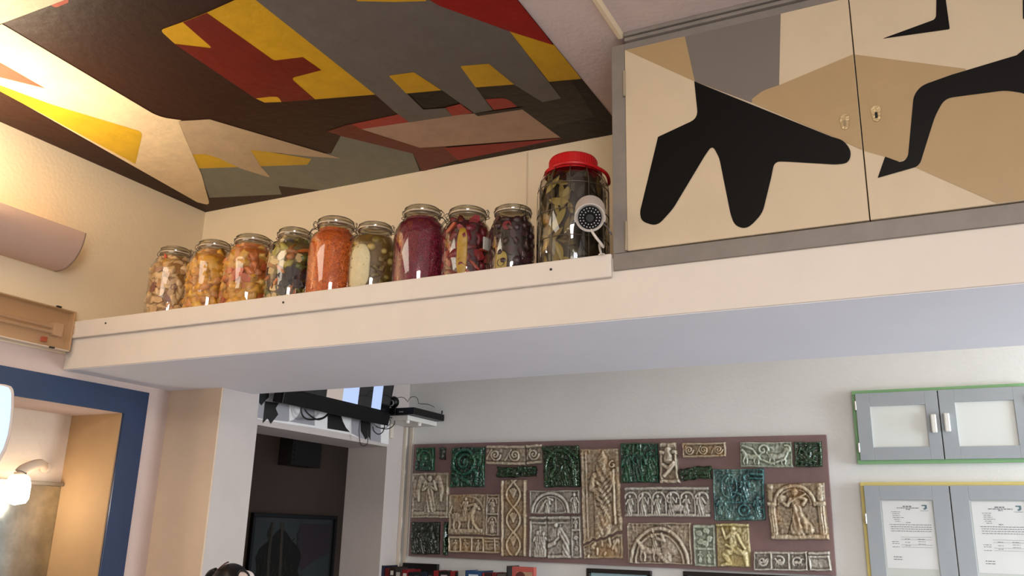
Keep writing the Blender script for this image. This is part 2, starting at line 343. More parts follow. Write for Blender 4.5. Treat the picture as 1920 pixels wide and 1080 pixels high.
PIECES = {'chunk': [ico(2, i*1.7, 1.1, 1.5, (1.05, .5, .75)) for i in range(5)], 'floret': [ico(2, 9+i, .85, 2.3, (1.05, .55, 1)) for i in range(4)],
          'slice': [slab(i, 1, .62, .22) for i in range(5)], 'strip': [slab(20+i, 1.5, .33, .25) for i in range(4)], 'round': [ico(2, 30+i, .15, 1, (1, .7, .9)) for i in range(2)],
          'leaf': []}
for i in range(4):
    mb = MB(); vs = []; n = 7; r = random.Random(i)
    for k in range(n+1):
        t_ = k/n; wd = .34*math.sin(math.pi*t_)**.8; bend = .16*math.sin(t_*2.5+i)
        vs += [(-1+2*t_, bend-.05, wd*1.0+bend), (-1+2*t_, bend*.6-.12, bend), (-1+2*t_, bend-.05, -wd+bend)]
    fs = []
    for k in range(n):
        for j in (0, 1): fs.append((3*k+j, 3*k+3+j, 3*k+4+j, 3*k+1+j))
    PIECES['leaf'].append(mb.add(vs, fs).mesh('leaf'))
PM = {}
def piece_mesh(kind, i, hexc, rough=.35):
    k = (kind, i, hexc)
    if k not in PM:
        me = PIECES[kind][i].copy(); me.materials.clear(); me.materials.append(mat('veg_'+hexc.strip('#'), hexc, rough, var=.22, vscale=60, bump=.2, bscale=120, coat=.3)); PM[k] = me
    return PM[k]
PNAME = {'chunk': 'vegetable_piece', 'floret': 'cauliflower_floret', 'slice': 'vegetable_slice', 'strip': 'pepper_strip', 'round': 'round_vegetable', 'leaf': 'leaf'}
LEAF = 'vine_leaf'
def jar(px0, px1, X, Y, r, ztop, label, core, recipe, size, dens, fill=.80, rot=0, neck=.72, liquid_gloss=.3, extra=None, seed=0, sh=(.66, .73, .79, .82)):
    H = ztop-ZT; R = random.Random(seed+11)
    j = empty('preserving_jar', (X, Y, ZT), label, 'jar', 'preserving jars on the loft shelf'); C = (X, Y, ZT)
    P = lambda pr: [(a*r, b*H) for a, b in pr]
    body = P([(0, .004), (.90, .0), (.985, .02), (1, .05), (1, sh[0]), (.965, sh[1]), (.86, sh[2]), (neck+.03, sh[3]), (neck, .85), (neck, .885), (neck+.05, .89), (neck+.05, .905), (neck-.02, .906)])
    MB().lathe(body, C, 40).build('glass_body', glass, j, smooth=.7)
    n = neck
    q_ = .90 if recipe else .955
    core_prof = P([(0, .010), (q_-.07, .010), (q_-.005, .03), (q_, .06), (q_, sh[0]), (q_-.035, sh[1]), (q_*.86, sh[2]), (n-.03, sh[3]), (n-.035, .875), (0, .875)])
    core_prof = [(a, min(b, fill*H)) for a, b in core_prof]
    MB().lathe(core_prof, C, 32).build('brine', core, j, smooth=.7)
    MB().lathe(P([(n-.04, .907), (n+.055, .907), (n+.055, .918), (n-.04, .918)]), C, 36, close=True).build('rubber_seal', gask, j, smooth=.7)
    lid = MB().lathe(P([(0, .93), (n-.05, .93), (n-.04, .919), (n+.045, .919), (n+.05, .93), (n+.03, .94), (n+.03, .948), (n+.01, .957), (n+.005, .975), (n-.04, .99), (n-.12, .992), (n-.16, .985), (0, .985)]), C, 40).build('lid', lidglass, j, smooth=.6)
    for zz, rr, th in ((.882, n+.018, .0016), (.937, n+.058, .0017), (.972, n+.022, .0015)):
        MB().tube(arc((X, Y, ZT+zz*H), rr*r, 0, 360, 36, 'xy')[:-1], th, 5, True).build('clasp_wire', wire, j, smooth=True)
    for sgn in (0, 1):
        a = math.radians(rot+180*sgn); u = Vector((math.cos(a), math.sin(a), 0)); v = Vector((-u.y, u.x, 0)); o = Vector((X, Y, ZT))
        q = lambda d, z, s=0: o+u*(n*r+d)+v*s+Vector((0, 0, z*H))
        if sgn == 0:
            pts = [q(.003, .875, -.011), q(.012, .89, -.011), q(.019, .915, -.010), q(.016, .945, -.009), q(.010, .955, -.008), q(.010, .955, .008), q(.016, .945, .009), q(.019, .915, .010), q(.012, .89, .011), q(.003, .875, .011)]
            MB().tube(spline(pts, 3), .0014, 5).build('clasp_loop', wired, j, smooth=True)
            pts = [q(.006, .88, -.006), q(.022, .86, -.006), q(.034, .80, -.005), q(.034, .795, .005), q(.022, .86, .006), q(.006, .88, .006)]
            MB().tube(spline(pts, 3), .0015, 5).build('clasp_lever', wired, j, smooth=True)
        else:
            for s in (-.008, .008):
                pts = [q(.004, .875, s), q(.014, .885, s), q(.016, .90, s), q(.009, .905, s), q(.012, .935, s), q(.013, .975, s), q(.006, .972, s)]
                MB().tube(spline(pts, 3), .0014, 5).build('clasp_loop', wired, j, smooth=True)
    # the pickled pieces lie just inside the glass
    view = math.degrees(math.atan2(-Y, -X))
    if recipe:
        area_ = math.radians(215)*r*.84*H*fill/.84; cell = size*1.45/dens**.5; rows = int(H*(min(fill, .84)-.02)/(cell*.78)); 
        for ri in range(rows):
            z = .014+(ri+.5)*cell*.78; f = z/H
            lim = 1.0 if f < sh[0] else (1-(f-sh[0])/(sh[3]-sh[0])*(1-n) if f < sh[3] else n)
            ncol = max(3, int(math.radians(215)*r*lim/cell))
            for ci in range(ncol):
                ang = math.radians(view-107+215*(ci+.5+.5*(ri % 2)+R.uniform(-.3, .3))/ncol)
                tot = sum(x[2] for x in recipe); q = R.random()*tot
                for kind, hx, wt, sc in recipe:
                    q -= wt
                    if q <= 0: break
                me = piece_mesh(kind, R.randrange(len(PIECES[kind])), hx)
                s = size*.62*sc*R.uniform(.8, 1.2)
                o = bpy.data.objects.new(PNAME[kind], me); COL.objects.link(o); o.parent = j
                rad = max(.2*r, r*lim*.985-s*(.46 if kind in ('chunk', 'floret', 'round') else .2))
                o.location = (rad*math.cos(ang), rad*math.sin(ang), z+R.uniform(-.2, .2)*cell)
                tw = R.uniform(-1.5, 1.5) if kind != 'leaf' else R.choice([1.2, 1.5, 1.8, .8, 0.1])
                o.rotation_mode = 'XYZ'
                o.matrix_basis = Matrix.Translation(o.location) @ Matrix.Rotation(ang+math.pi/2, 4, 'Z') @ Matrix.Rotation(tw, 4, 'Y') @ Matrix.Diagonal((s, s, s, 1))
    return j
brine = lambda n, h: mat('brine_'+n, h, .4, var=.25, vscale=30, coat=.4)
JM = [(-2.950,2.527,.096,2.667),(-2.721,2.528,.098,2.667),(-2.513,2.537,.106,2.666),(-2.284,2.529,.097,2.662),(-2.080,2.534,.099,2.678),(-1.879,2.522,.092,2.624),(-1.674,2.532,.101,2.664),(-1.469,2.518,.088,2.622),(-1.280,2.508,.078,2.595)]
NK = [.64,.63,.63,.62,.69,.66,.64,.73,.79]
jar(0,0,*JM[0],'jar of pale mixed vegetable pieces and red pepper strips, leftmost, nearest the lamp wall',brine('pale','#9c7040'),[('chunk','#deb886',6,1),('slice','#cba274',4,1),('strip','#b43a20',.7,.9),('slice','#8d5a48',1,1),('chunk','#c9986a',2,1)],.034,2.0,rot=200,seed=1,neck=NK[0],fill=.86)
jar(0,0,*JM[1],'jar packed with golden yellow cauliflower florets, second jar from the lamp wall',brine('gold','#a8691f'),[('floret','#d89a30',6,1),('floret','#e0aa48',3,1.1),('chunk','#c98a50',2,1)],.036,2.0,rot=205,seed=2,neck=NK[1],fill=.86)
jar(0,0,*JM[2],'jar of yellow cauliflower above rosy orange pieces, between the golden and the green-dark mixed jars',brine('rose','#b8662e'),[('floret','#d09434',4,1.1),('chunk','#c87440',3,1),('slice','#c05a3a',2,1),('chunk','#dba552',2,1)],.040,2.0,rot=20,fill=.86,seed=3,neck=NK[2])
jar(0,0,*JM[3],'jar of green, cream and dark purple chopped vegetables, left of the orange carrot jar',brine('dark_mix','#6b5a34'),[('slice','#cdb484',4,1),('chunk','#a49648',2,.9),('slice','#2a1a1a',3,1.2),('strip','#b5652c',1.6,.8),('chunk','#5e5f2a',1.2,1),('chunk','#b0703c',1.2,1)],.036,2.2,rot=15,seed=4,neck=NK[3],fill=.86)
j5 = jar(0,0,*JM[4],'tall jar filled with finely shredded orange carrot',mat('carrot_mass','#cc5c1e',.45,var=.3,vscale=70,bump=.9,bscale=160,coat=.4),None,.02,1,rot=218,fill=.855,seed=5,neck=NK[4])
j6 = jar(0,0,*JM[5],'jar of olive-brown brine with painted pale reflection and small round vegetables, right of carrots',brine('olive','#6d5326'),[('round','#b59a58',1,.9),('chunk','#7d6430',2,1),('round','#86702f',1,1)],.026,.7,rot=200,seed=6,neck=NK[5])
j7 = jar(0,0,*JM[6],'large jar of bright magenta shredded cabbage',mat('magenta_mass','#6e0d2c',.4,var=.3,vscale=60,bump=.7,bscale=120,coat=.4),None,.02,1,rot=10,fill=.855,sh=(.62,.70,.78,.83),seed=7,neck=NK[6])
j8 = jar(0,0,*JM[7],'jar of dark red beets with yellow strip and white sticker, right of magenta jar',brine('beet','#3c0710'),[('chunk','#6e1420',5,1.2),('slice','#8a2428',2,1.2),('strip','#a03a20',1,1)],.030,1.1,rot=195,seed=8,neck=NK[7])
j9 = jar(0,0,*JM[8],'nearly black purple jar with a pale sliced ring, left of the big red-lidded jar',brine('purple','#1a070e'),[('round','#2c0a16',4,1.1),('slice','#3a1220',3,1.1),('chunk','#3a1a18',2,1)],.026,1.0,rot=-38,seed=9,neck=NK[8])
# shreds of carrot and cabbage
def shreds(j, C, r, z0, z1, n, col, name):
    R = random.Random(n); mb = MB(); view = math.atan2(-C[1], -C[0])
    for _ in range(n):
        a = view+R.uniform(-1.9, 1.9); z = R.uniform(z0, z1); th = R.uniform(0, 6.28); L = R.uniform(.006, .014); cv = R.uniform(-.35, .35)
        pts = []
        for k in (-1, 0, 1):
            da = k*L*math.cos(th)/r; dz = k*L*math.sin(th)+(cv*L if k else 0); rr = r*.952
            pts.append((C[0]+rr*math.cos(a+da), C[1]+rr*math.sin(a+da), z+dz))
        mb.tube(pts, .0018, 3)
    o = mb.build(name, col, j, smooth=True); o['kind'] = 'stuff'
c = JM[4]; shreds(j5, c, c[2], ZT+.012, ZT+.66*(c[3]-ZT), 1500, mat('carrot_shred', '#ea7a2e', .4, var=.2, vscale=50, coat=.3), 'carrot_shreds')
c = JM[6]; shreds(j7, c, c[2], ZT+.012, ZT+.62*(c[3]-ZT), 1100, mat('cabbage_shred', '#8a1238', .4, var=.3, vscale=50, coat=.3), 'cabbage_shreds')
# things pressed to the glass, and a painted reflection in the first jar
def plate_on(j, C, r, a0, a1, z0, z1, col, name, rad=.975, parent=True, round_=True):
    view = math.degrees(math.atan2(-C[1], -C[0])); mb = MB(); n = 10; vs = []; fs = []; mz = 8
    for i in range(n+1):
        for k in range(mz+1):
            u = i/n; v = k/mz
            if round_:
                uu, vv = 2*u-1, 2*v-1; q = (1-.28*vv**4); w_ = (1-.18*uu**4); u = .5+.5*uu*q; vz = .5+.5*vv*w_
            else: vz = v
            a = math.radians(view+a0+(a1-a0)*u); vs.append((C[0]+r*rad*math.cos(a), C[1]+r*rad*math.sin(a), ZT+z0+(z1-z0)*vz))
    for i in range(n):
        for k in range(mz): fs.append((i*(mz+1)+k, (i+1)*(mz+1)+k, (i+1)*(mz+1)+k+1, i*(mz+1)+k+1))
    o = mb.add(vs, fs).build(name, col, j, smooth=True)
    s_ = o.modifiers.new('solid', 'SOLIDIFY'); s_.thickness = .004; s_.offset = -1; return o
c = JM[5]; Hh = c[3]-ZT
o = plate_on(j6, c, c[2], -62, -6, .01, Hh*.64, mat('jar_reflection', '#cdbf98', .4, bump=.5, bscale=50, var=.12, vscale=40), 'painted_reflection'); o['label'] = 'pale cream reflection painted flat behind the glass'  # bright reflection painted as a cream plate inside the jar
c = JM[7]; Hh = c[3]-ZT
o = plate_on(j8, c, c[2], -22, 2, .012, Hh*.66, mat('yellow_pickle', '#a9832c', .4, var=.15, vscale=50, bump=.3), 'yellow_strip'); o['label'] = 'yellow pickled strip'
plate_on(j8, c, c[2], 40, 62, Hh*.42, Hh*.58, mat('sticker', '#b9b2a8', .6), 'sticker', 1.006, round_=False)
c = JM[8]; Hh = c[3]-ZT
plate_on(j9, c, c[2], -46, -12, .012, Hh*.32, mat('ring_slice', '#9a8442', .4, var=.1, vscale=40), 'sliced_ring', .95)
view = math.atan2(-c[1], -c[0])
def disc_on(j, C, r, adeg, z, rad, col, name, ring=False, f=.965):
    a = math.atan2(-C[1], -C[0])+math.radians(adeg); n_ = Vector((math.cos(a), math.sin(a), 0)); u = Vector((-n_.y, n_.x, 0)); o = Vector((C[0], C[1], ZT+z))+n_*r*f
    pts = [o+u*rad*math.cos(t_)+Vector((0, 0, rad*math.sin(t_))) for t_ in [2*math.pi*k/16 for k in range(16)]]
    if ring: return MB().tube(pts, .0028, 6, True).build(name, col, j, smooth=True)
    return MB().prism(pts, -n_*.004).build(name, col, j)
disc_on(j9, c, c[2], -29, Hh*.17, .013, mat('dark_olive_ring', '#3f3a16', .4), 'ring_core', True, .97)
disc_on(j9, c, c[2], -16, Hh*.67, .016, mat('beet_disc', '#7c1c2e', .35, coat=.4), 'beet_disc', f=.95)
# large jar with red lid
X, Y, r, zt = -1.071, 2.552, .122, 2.762; H = zt-ZT
bj = empty('pickle_jar', (X, Y, ZT), 'largest jar, red screw lid, wire cage and dark olive leaves in brine, beside the cupboard', 'jar'); C = (X, Y, ZT)
MB().lathe([(0, .003), (r*.93, 0), (r, .02), (r, H*.70), (r*.97, H*.76), (r*.86, H*.82), (r*.72, H*.855), (r*.70, H*.88)], C, 48).build('glass_body', glass, bj, smooth=.7)
MB().lathe([(0, .008), (r*.86, .008), (r*.88, .03), (r*.88, H*.70), (r*.8, H*.77), (r*.6, H*.82), (0, H*.825)], C, 40).build('brine', brine('leaf', '#1c140a'), bj, smooth=.7)
red = mat('red_plastic', '#c0161a', .35, coat=.2)
MB().lathe([(r*.80, H*.845), (r*.83, H*.85), (r*.83, H*.872), (r*.71, H*.885), (r*.70, H*.90), (r*.69, H*.975), (r*.66, H*.99), (r*.6, H), (0, H*1.0)], C, 48).build('screw_lid', red, bj, smooth=.6)
ribs = MB()
for k in range(48):
    a = 2*math.pi*k/48; ribs.tube([(X+r*.695*math.cos(a), Y+r*.695*math.sin(a), ZT+H*.905), (X+r*.69*math.cos(a), Y+r*.69*math.sin(a), ZT+H*.972)], .0014, 4)
ribs.build('lid_ribs', red, bj)
vA = math.atan2(-Y, -X)
hp = [Vector((X+r*q*math.cos(vA+math.radians(d)), Y+r*q*math.sin(vA+math.radians(d)), ZT+H*z)) for d, q, z in ((-40, .84, .865), (-15, .88, .868), (15, .88, .866), (45, .9, .855), (70, 1.0, .83), (95, 1.02, .80), (115, .95, .83))]
MB().tube(spline(hp, 5), .006, 8).build('handle', red, bj, smooth=True)
R = random.Random(4)
for ri in range(11):
    z = .03+ri*.030
    lim = 1.0 if z < H*.7 else 1-(z-H*.7)/(H*.12)*.25
    for ci in range(9):
        a = vA+math.radians(-105+210*(ci+R.random())/9)
        left = math.degrees(a-vA) < 5  # lit side painted in: leaves here take lighter, yellower colours
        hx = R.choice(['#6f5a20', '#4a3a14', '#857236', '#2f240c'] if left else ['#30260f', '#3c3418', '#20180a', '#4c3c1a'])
        me = piece_mesh('leaf', R.randrange(4), hx, .4)
        o = bpy.data.objects.new('leaf', me); COL.objects.link(o); o.parent = bj; s = R.uniform(.022, .040)
        o.matrix_basis = Matrix.Translation((r*lim*.92*math.cos(a), r*lim*.92*math.sin(a), z)) @ Matrix.Rotation(a+math.pi/2, 4, 'Z') @ Matrix.Rotation(R.choice([1.1, 1.4, 1.9, 2.2, .2]), 4, 'Y') @ Matrix.Diagonal((s, s*.4, s, 1))
cage = mat('cage_wire_dark', '#6a6054', .35, metal=.7)
for zf in (.03, .26, .48, .70):
    MB().tube(arc((X, Y, ZT+zf*H), r*(1.01 if zf < .7 else 1.0), 0, 360, 40, 'xy')[:-1], .0016, 5, True).build('cage_ring', cage, bj, smooth=True)
for k in range(12):
    a = vA+math.radians(30*k-35); pts = [(X+r*q*math.cos(a), Y+r*q*math.sin(a), ZT+z*H) for q, z in ((1.012, .0), (1.012, .3), (1.012, .68), (.99, .76), (.90, .82), (.84, .85))]
    MB().tube(pts, .0014, 5).build('cage_wire', cage, bj, smooth=True)
# security camera on its stalk in front of the big jar
cv = empty('security_camera', (-.917, D-.008, 2.341), 'small white bullet security camera on a bent stalk, in front of the red-lidded jar', 'camera')
wp = mat('white_plastic', '#cfc6be', .4, coat=.2); bp = mat('black_plastic', '#060607', .4, spec=.25)
ctr = at(1106, 409, 1, 2.27); ax = Vector((-.31, .80, .60)).normalized()
q = ax.to_track_quat('Z', 'Y').to_matrix().to_4x4()
def cyl_along(prof, seg=32):
    mb = MB().lathe(prof, (0, 0, 0), seg); mb.v = [tuple(ctr+q.to_3x3() @ Vector(v)) for v in mb.v]; return mb
cyl_along([(0, .010), (.037, .010), (.041, .0), (.044, .002), (.044, .012), (.040, .018), (.040, .095), (.034, .105), (0, .106)]).build('camera_body', wp, cv, smooth=.6)
cyl_along([(0, .004), (.036, .006), (.036, .0095), (0, .0095)]).build('camera_face', bp, cv, smooth=.6)
cyl_along([(0, -.001), (.012, .0), (.015, .0055), (0, .0055)]).build('lens', mat('lens_glass', '#050507', .05, coat=1), cv, smooth=.6)
for rr, n in ((.021, 14), (.030, 20)):
    for k in range(n):
        a = 2*math.pi*k/n; mb = MB().lathe([(0, -.0005), (.0018, .0005), (.0021, .004)], (rr*math.cos(a), rr*math.sin(a), .002), 6); mb.v = [tuple(ctr+q.to_3x3() @ Vector(v)) for v in mb.v]
        mb.build('infrared_diode', mat('diode', '#c9c4c8', .25), cv, smooth=True)
# hood
mb = MB(); vs = []; up = q.to_3x3().inverted() @ Vector((0, 0, 1)); a0 = math.atan2(up.y, up.x)
n = 20
for i in range(n+1):
    a = a0+math.radians(-105+210*i/n)
    for z in (-.004, .105):
        for rr in (.047, .0445): vs.append(tuple(ctr+q.to_3x3() @ Vector((rr*math.cos(a), rr*math.sin(a), z))))
fs = []
for i in range(n):
    b = 4*i
    fs += [(b, b+4, b+6, b+2), (b+1, b+3, b+7, b+5), (b, b+1, b+5, b+4), (b+2, b+6, b+7, b+3)]
mb.add(vs, fs).build('sun_hood', wp, cv, smooth=.6)
foot = at(1128, 474, 1, D-.008); top = ctr+ax*.05-Vector((0, 0, .042))
MB().tube(spline([top, ctr+Vector((.006, .02, -.048)), ctr+Vector((.02, .06, -.075)), (foot.x-.004, D-.016, foot.z+.025), (foot.x, D-.008, 2.3412)], 5), .0042, 8).build('stalk', wp, cv, smooth=True)
MB().lathe([(0, 0), (.011, 0), (.011, .004), (0, .005)], (foot.x, D-.0055, 2.3412), 16).build('stalk_base', wp, cv, smooth=.6)
cb_ = spline([ctr+ax*.1, ctr+Vector((.02, .09, .0)), ctr+Vector((.04, .06, -.025)), ctr+Vector((.035, .09, -.03)), ctr+Vector((.025, .115, -.01))], 5)
MB().tube(cb_, .0022, 6).build('cable', mat('grey_cable', '#6b6468', .5), cv, smooth=True)
# ------------------------------------------------------------------ left wall things
sc_m = mat('sconce_plaster', '#c6a898', .7, bump=.1, bscale=50)
def sconce(y0, y1, label):
    s = empty('wall_sconce', (XL, (y0+y1)/2, 2.56), label, 'lamp')
    prof = [(XL+.0005, 2.700), (XL+.0005, 2.552)]+[(XL+.164*math.sin(t_), 2.715-.165*math.cos(t_)*(1)) for t_ in [math.radians(a) for a in range(15, 91, 6)]]
    prof = [(XL+.0005, 2.545)]+[(XL+.03+.134*math.sin(t_), 2.70-.155*math.cos(t_)) for t_ in [math.radians(a) for a in range(0, 91, 6)]]
    inner = [(x-.006 if x > XL+.02 else x+.004, z+.005) for x, z in prof][::-1]
    inner[0] = (prof[-1][0]-.006, prof[-1][1]); 
    mb = MB(); P = prof+inner; mb.prism([(x, y0, z) for x, z in P], (0, y1-y0, 0)); mb.build('shade', sc_m, s, smooth=.5)
    for ye in (y0, y1-.006):
        MB().prism([(x, ye, z) for x, z in prof]+[(XL+.0005, ye, 2.70)], (0, .006, 0)).build('end_cap', sc_m, s)
    MB().tube([(XL+.085, y0+.12, 2.64), (XL+.085, y1-.12, 2.64)], .013, 12).build('lamp_tube', mat('lamp_glow', '#ffe2b0', .5, emit='#ffd9a0', es=8), s, smooth=.6)
    return s
sconce(.55, 2.286, 'long half-round plaster wall uplighter glowing on the left wall, above the strip light fitting')
sconce(-1.85, -.75, 'plaster wall uplighter further back along the left wall, outside the picture')  # added fitting, unseen, goes with the extra uplight
# strip light fitting
sl = empty('strip_light', (XL, 2.0, 2.2), 'unlit strip light fitting with clear cover and two thin tubes, against the beam end', 'lamp')
fw = mat('fitting_white', '#e2cfb8', .5); Y0, Y1, Z0, Z1 = 1.5, 2.384, 2.205, 2.385
MB().box((XL+.001, Y0, Z0), (XL+.012, Y1, Z1)).box((XL+.012, Y0, Z0), (XL+.05, Y0+.008, Z1)).box((XL+.012, Y1-.008, Z0), (XL+.05, Y1, Z1)).box((XL+.012, Y0, Z0), (XL+.05, Y1, Z0+.008)).box((XL+.012, Y0, Z1-.008), (XL+.05, Y1, Z1)).build('housing', fw, sl, bevel=.003)
MB().box((XL+.052, Y0+.004, Z0+.004), (XL+.056, Y1-.004, Z1-.004)).build('clear_cover', glassmat('cover_plastic', '#f4ece2', .25, 1.2), sl, bevel=.001)
for z in (2.275, 2.297): MB().tube([(XL+.034, Y0+.05, z), (XL+.034, Y1-.085, z)], .0075, 10).build('lamp_tube', mat('tube_off', '#dccabb', .3), sl, smooth=.6)
MB().box((XL+.013, Y1-.088, 2.262), (XL+.047, Y1-.045, 2.318)).build('tube_holder', mat('holder', '#e2d2c2', .4), sl, bevel=.003)
MB().box((XL+.013, Y1-.12, 2.230), (XL+.03, Y1-.10, 2.250)).build('indicator', mat('indicator_red', '#d0603c', .4), sl)
for yy, z in ((2.294, Z1-.004), (2.294, Z0-.002), (1.8, Z1-.004), (1.8, Z0-.002)): MB().box((XL+.048, yy-.01, z), (XL+.060, yy+.01, z+.006)).build('clip', mat('clip_dark', '#2a211c', .5), sl)
MB().box((XL+.048, Y1-.004, 2.285), (XL+.060, Y1+.003, 2.32)).build('clip', mat('clip_pale', '#c9b39c', .5), sl)
# round-edged light panel at the left border
lp = empty('light_panel', (-3.0, 1.9, 1.6), 'round-edged light box, beige rim, pale blue glowing face, before the blue frame', 'light')
edge = [(27.5,738),(27,765),(25,790),(20,820),(12,845),(0,868),(-18,890)]
top_ = [(-40,712),(-10,718),(12,721),(22,724,),(26,730)]
def lpp(k, inset=0):
    R_ = [at(a, b, 0, k) for a, b in top_+edge]; cyy = R_[0].y-.12
    L_ = [Vector((p.x, 2*cyy-p.y, p.z)) for p in R_][::-1]; P = R_+L_
    cz = sum(p.z for p in P)/len(P)
    return [Vector((p.x, cyy+(p.y-cyy)*(1-inset*1.0), cz+(p.z-cz)*(1-inset*1.2))) for p in P]
MB().prism(lpp(-2.95), (-.03, 0, 0)).build('rim', mat('panel_rim', '#c9b4a6', .5), lp, bevel=.004)
MB().prism([p+Vector((.003, 0, 0)) for p in lpp(-2.95, .055)], (-.002, 0, 0)).build('glowing_face', mat('panel_face', '#b9cfee', .4, emit='#a9c8f2', es=.75), lp)
MB().tube([(-2.98, lpp(-2.95)[0].y-.1, 1.8), (XL+.001, lpp(-2.95)[0].y-.1, 1.8)], .012, 10).build('wall_bracket', wire, lp, smooth=.6)
# alcove mirror, its lamp, and the ledge
mz = at(0, 903, 0, AX).z
mr = empty('mirror', (AX, 2.2, AZ0), 'old spotted mirror filling the lower part of the blue-framed alcove', 'mirror')
MB().box((AX+.001, AY0+.02, AZ0+.002), (AX+.008, AY1-.008, mz-.005)).build('mirror_glass', mat('mirror_silver', '#b4b6b0', .22, metal=1, bump=.2, bscale=6, var=.3, vscale=7), mr)
MB().box((AX+.001, AY0+.02, mz-.004), (AX+.03, AY1-.008, mz+.012)).build('top_rail', mat('rail_grey', '#8a7d6e', .4, metal=.3), mr, bevel=.002)
k = at(88, 877, 0, AX+.02); hb = at(35, 905, 0, AX+.10)
al = empty('mirror_lamp', (AX, k.y, k.z), 'glowing frosted wall lamp on a curved cream arm over the alcove mirror', 'lamp')
arm = spline([k+Vector((.0, -.012, .0)), k+Vector((.035, -.05, .010)), k+Vector((.07, -.10, .008)), hb+Vector((0, .01, .055)), hb+Vector((0, 0, .03))], 6)
MB().tube(arm, [.016+.012*i/(len(arm)-1) for i in range(len(arm))], 12).build('arm', mat('lamp_cream', '#d9c3ab', .4), al, smooth=True)
kp = MB().lathe([(0, 0), (.022, .002), (.024, .01), (.018, .022), (0, .026)], (0, 0, 0), 16); kp.v = [(AX+.001+v[2], k.y+v[0], k.z+v[1]) for v in kp.v]
kp.build('wall_plate', MATS['lamp_cream'], al, smooth=.7)
MB().lathe([(0, .035), (.03, .033), (.042, .02), (.050, -.01), (.050, -.065), (.04, -.085), (0, -.095)], tuple(hb), 24).build('globe', mat('globe_glow', '#fff6e8', .4, emit='#ffecd0', es=14), al, smooth=True)
pl = bpy.data.lights.new('mirror_lamp_light', 'POINT'); pl.energy = 1.3; pl.color = (1, .88, .72); pl.shadow_soft_size = .05
po = bpy.data.objects.new('mirror_lamp_light', pl); COL.objects.link(po); po.location = hb+Vector((.03, .05, -.1))
# ------------------------------------------------------------------ TV above the doorway, cables, shelf
tv = empty('television', (-2.95, 3.8, 2.3), 'black flat television above the doorway, tilted down, pale blue bars on its screen', 'television')
tb = Vector((-2.965, 3.30, 2.098)); te = Vector((-2.955, 4.215, 2.092)); upv = Vector((.16, 0, .987)); nv = Vector((.987, 0, -.16))
Ht = .56
def tvq(a, b, h0, h1, d0, d1): # fractions along, heights, depths
    P = []
    for h in (h0, h1):
        for (s_, d) in ((a, d0), (b, d0), (b, d1), (a, d1)): P.append(tb+(te-tb)*s_+upv*h+nv*d)
    return P
MB().hexa(tvq(0, 1, 0, Ht, -.055, 0)).build('casing', bp, tv, bevel=.004)
MB().hexa(tvq(0, 1, 0, .072, .0005, .012)).build('lower_bezel', bp, tv, bevel=.003)
MB().hexa(tvq(.02, .985, .08, Ht-.02, .0006, .002)).build('screen', mat('screen_off', '#0b0a10', .12, coat=.5), tv)
glow = mat('reflection_pale', '#aebfe0', .3, emit='#a8bce6', es=.55); glow2 = mat('reflection_beige', '#b9aaa0', .3, emit='#a89a92', es=.35)  # stripes reflected in the screen, painted as glowing bars
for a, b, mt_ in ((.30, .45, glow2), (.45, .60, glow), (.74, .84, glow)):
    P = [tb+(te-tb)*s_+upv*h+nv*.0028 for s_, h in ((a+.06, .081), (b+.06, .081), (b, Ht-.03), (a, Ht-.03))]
    MB().prism(P, -nv*.0006).build('reflection_bar', mt_, tv)
MB().box((X1+.001, 3.7, 2.25), (-2.99, 3.85, 2.45)).build('wall_mount', bp, tv)
cab = mat('cable_black', '#0d0b0c', .45)
def cable(pxs, r, label, xs=-2.99):
    P = [at(470+a/4.8, 700+b/4.8, 0, xs if not isinstance(xs, list) else xs[i]) for i, (a, b) in enumerate(pxs)]
    tag(MB().tube(spline(P, 6), r, 8).build('cable', cab, smooth=True), label, 'cable', 'cables hanging under the television')
cable([(455,290),(455,340),(475,390),(520,415),(600,412),(660,395),(710,350)], .0045, 'thick black cable loop under the left half of the television')
cable([(485,300),(500,345),(550,390),(600,415),(650,405),(700,370)], .0045, 'second thick black cable, inner loop under the left half of the television', -2.975)
cable([(985,430),(975,500),(980,590),(990,640),(1015,652),(1045,640),(1055,590),(1050,500)], .0022, 'thin black cable in a long narrow loop, lowest beneath the television')
cable([(1100,480),(1110,520),(1150,548),(1190,525),(1205,470),(1195,440)], .003, 'black cable loop right of the black wall shape, below the television corner', -2.96)
cable([(1130,480),(1200,500),(1260,490),(1295,450),(1285,410),(1250,400),(1225,440)], .0028, 'black cable loop rising towards the white shelf', -2.95)
cable([(1110,460),(1160,490),(1220,485),(1260,440),(1240,400)], .002, 'thin dark cable bundled at the far television corner', -2.94)
zs = 2.165; sr = at(819, 793, 1, B-.002); xr = sr.x; yf = at(764.4, 783, 0, xr).y
zs0 = at(764.4, 787, 0, xr).z; zs1 = at(764.4, 778, 0, xr).z
sh = empty('wall_shelf', (-2.95, B-.1, zs0), 'small white corner shelf carrying black boxes, right of the television', 'shelf')
MB().box((X1+.001, yf, zs0), (xr, B-.001, zs1)).build('shelf_board', mat('shelf_white', '#d9d5cf', .5), sh, bevel=.002)
for (yy, xx) in ((yf+.03, xr-.02), (yf+.16, xr-.02)): MB().lathe([(0, -.018), (.012, -.018), (.014, 0), (0, 0)], (xx, yy, zs0), 12).build('peg', MATS['shelf_white'], sh)
def dev(name, x0, x1, y0, y1, z0, z1, label, cat, extra=None):
    e = empty(name, ((x0+x1)/2, (y0+y1)/2, z0), label, cat)
    MB().box((x0, y0, z0), (x1, y1, z1)).build('casing', bp, e, bevel=.004)
    if extra: extra(e)
    return e
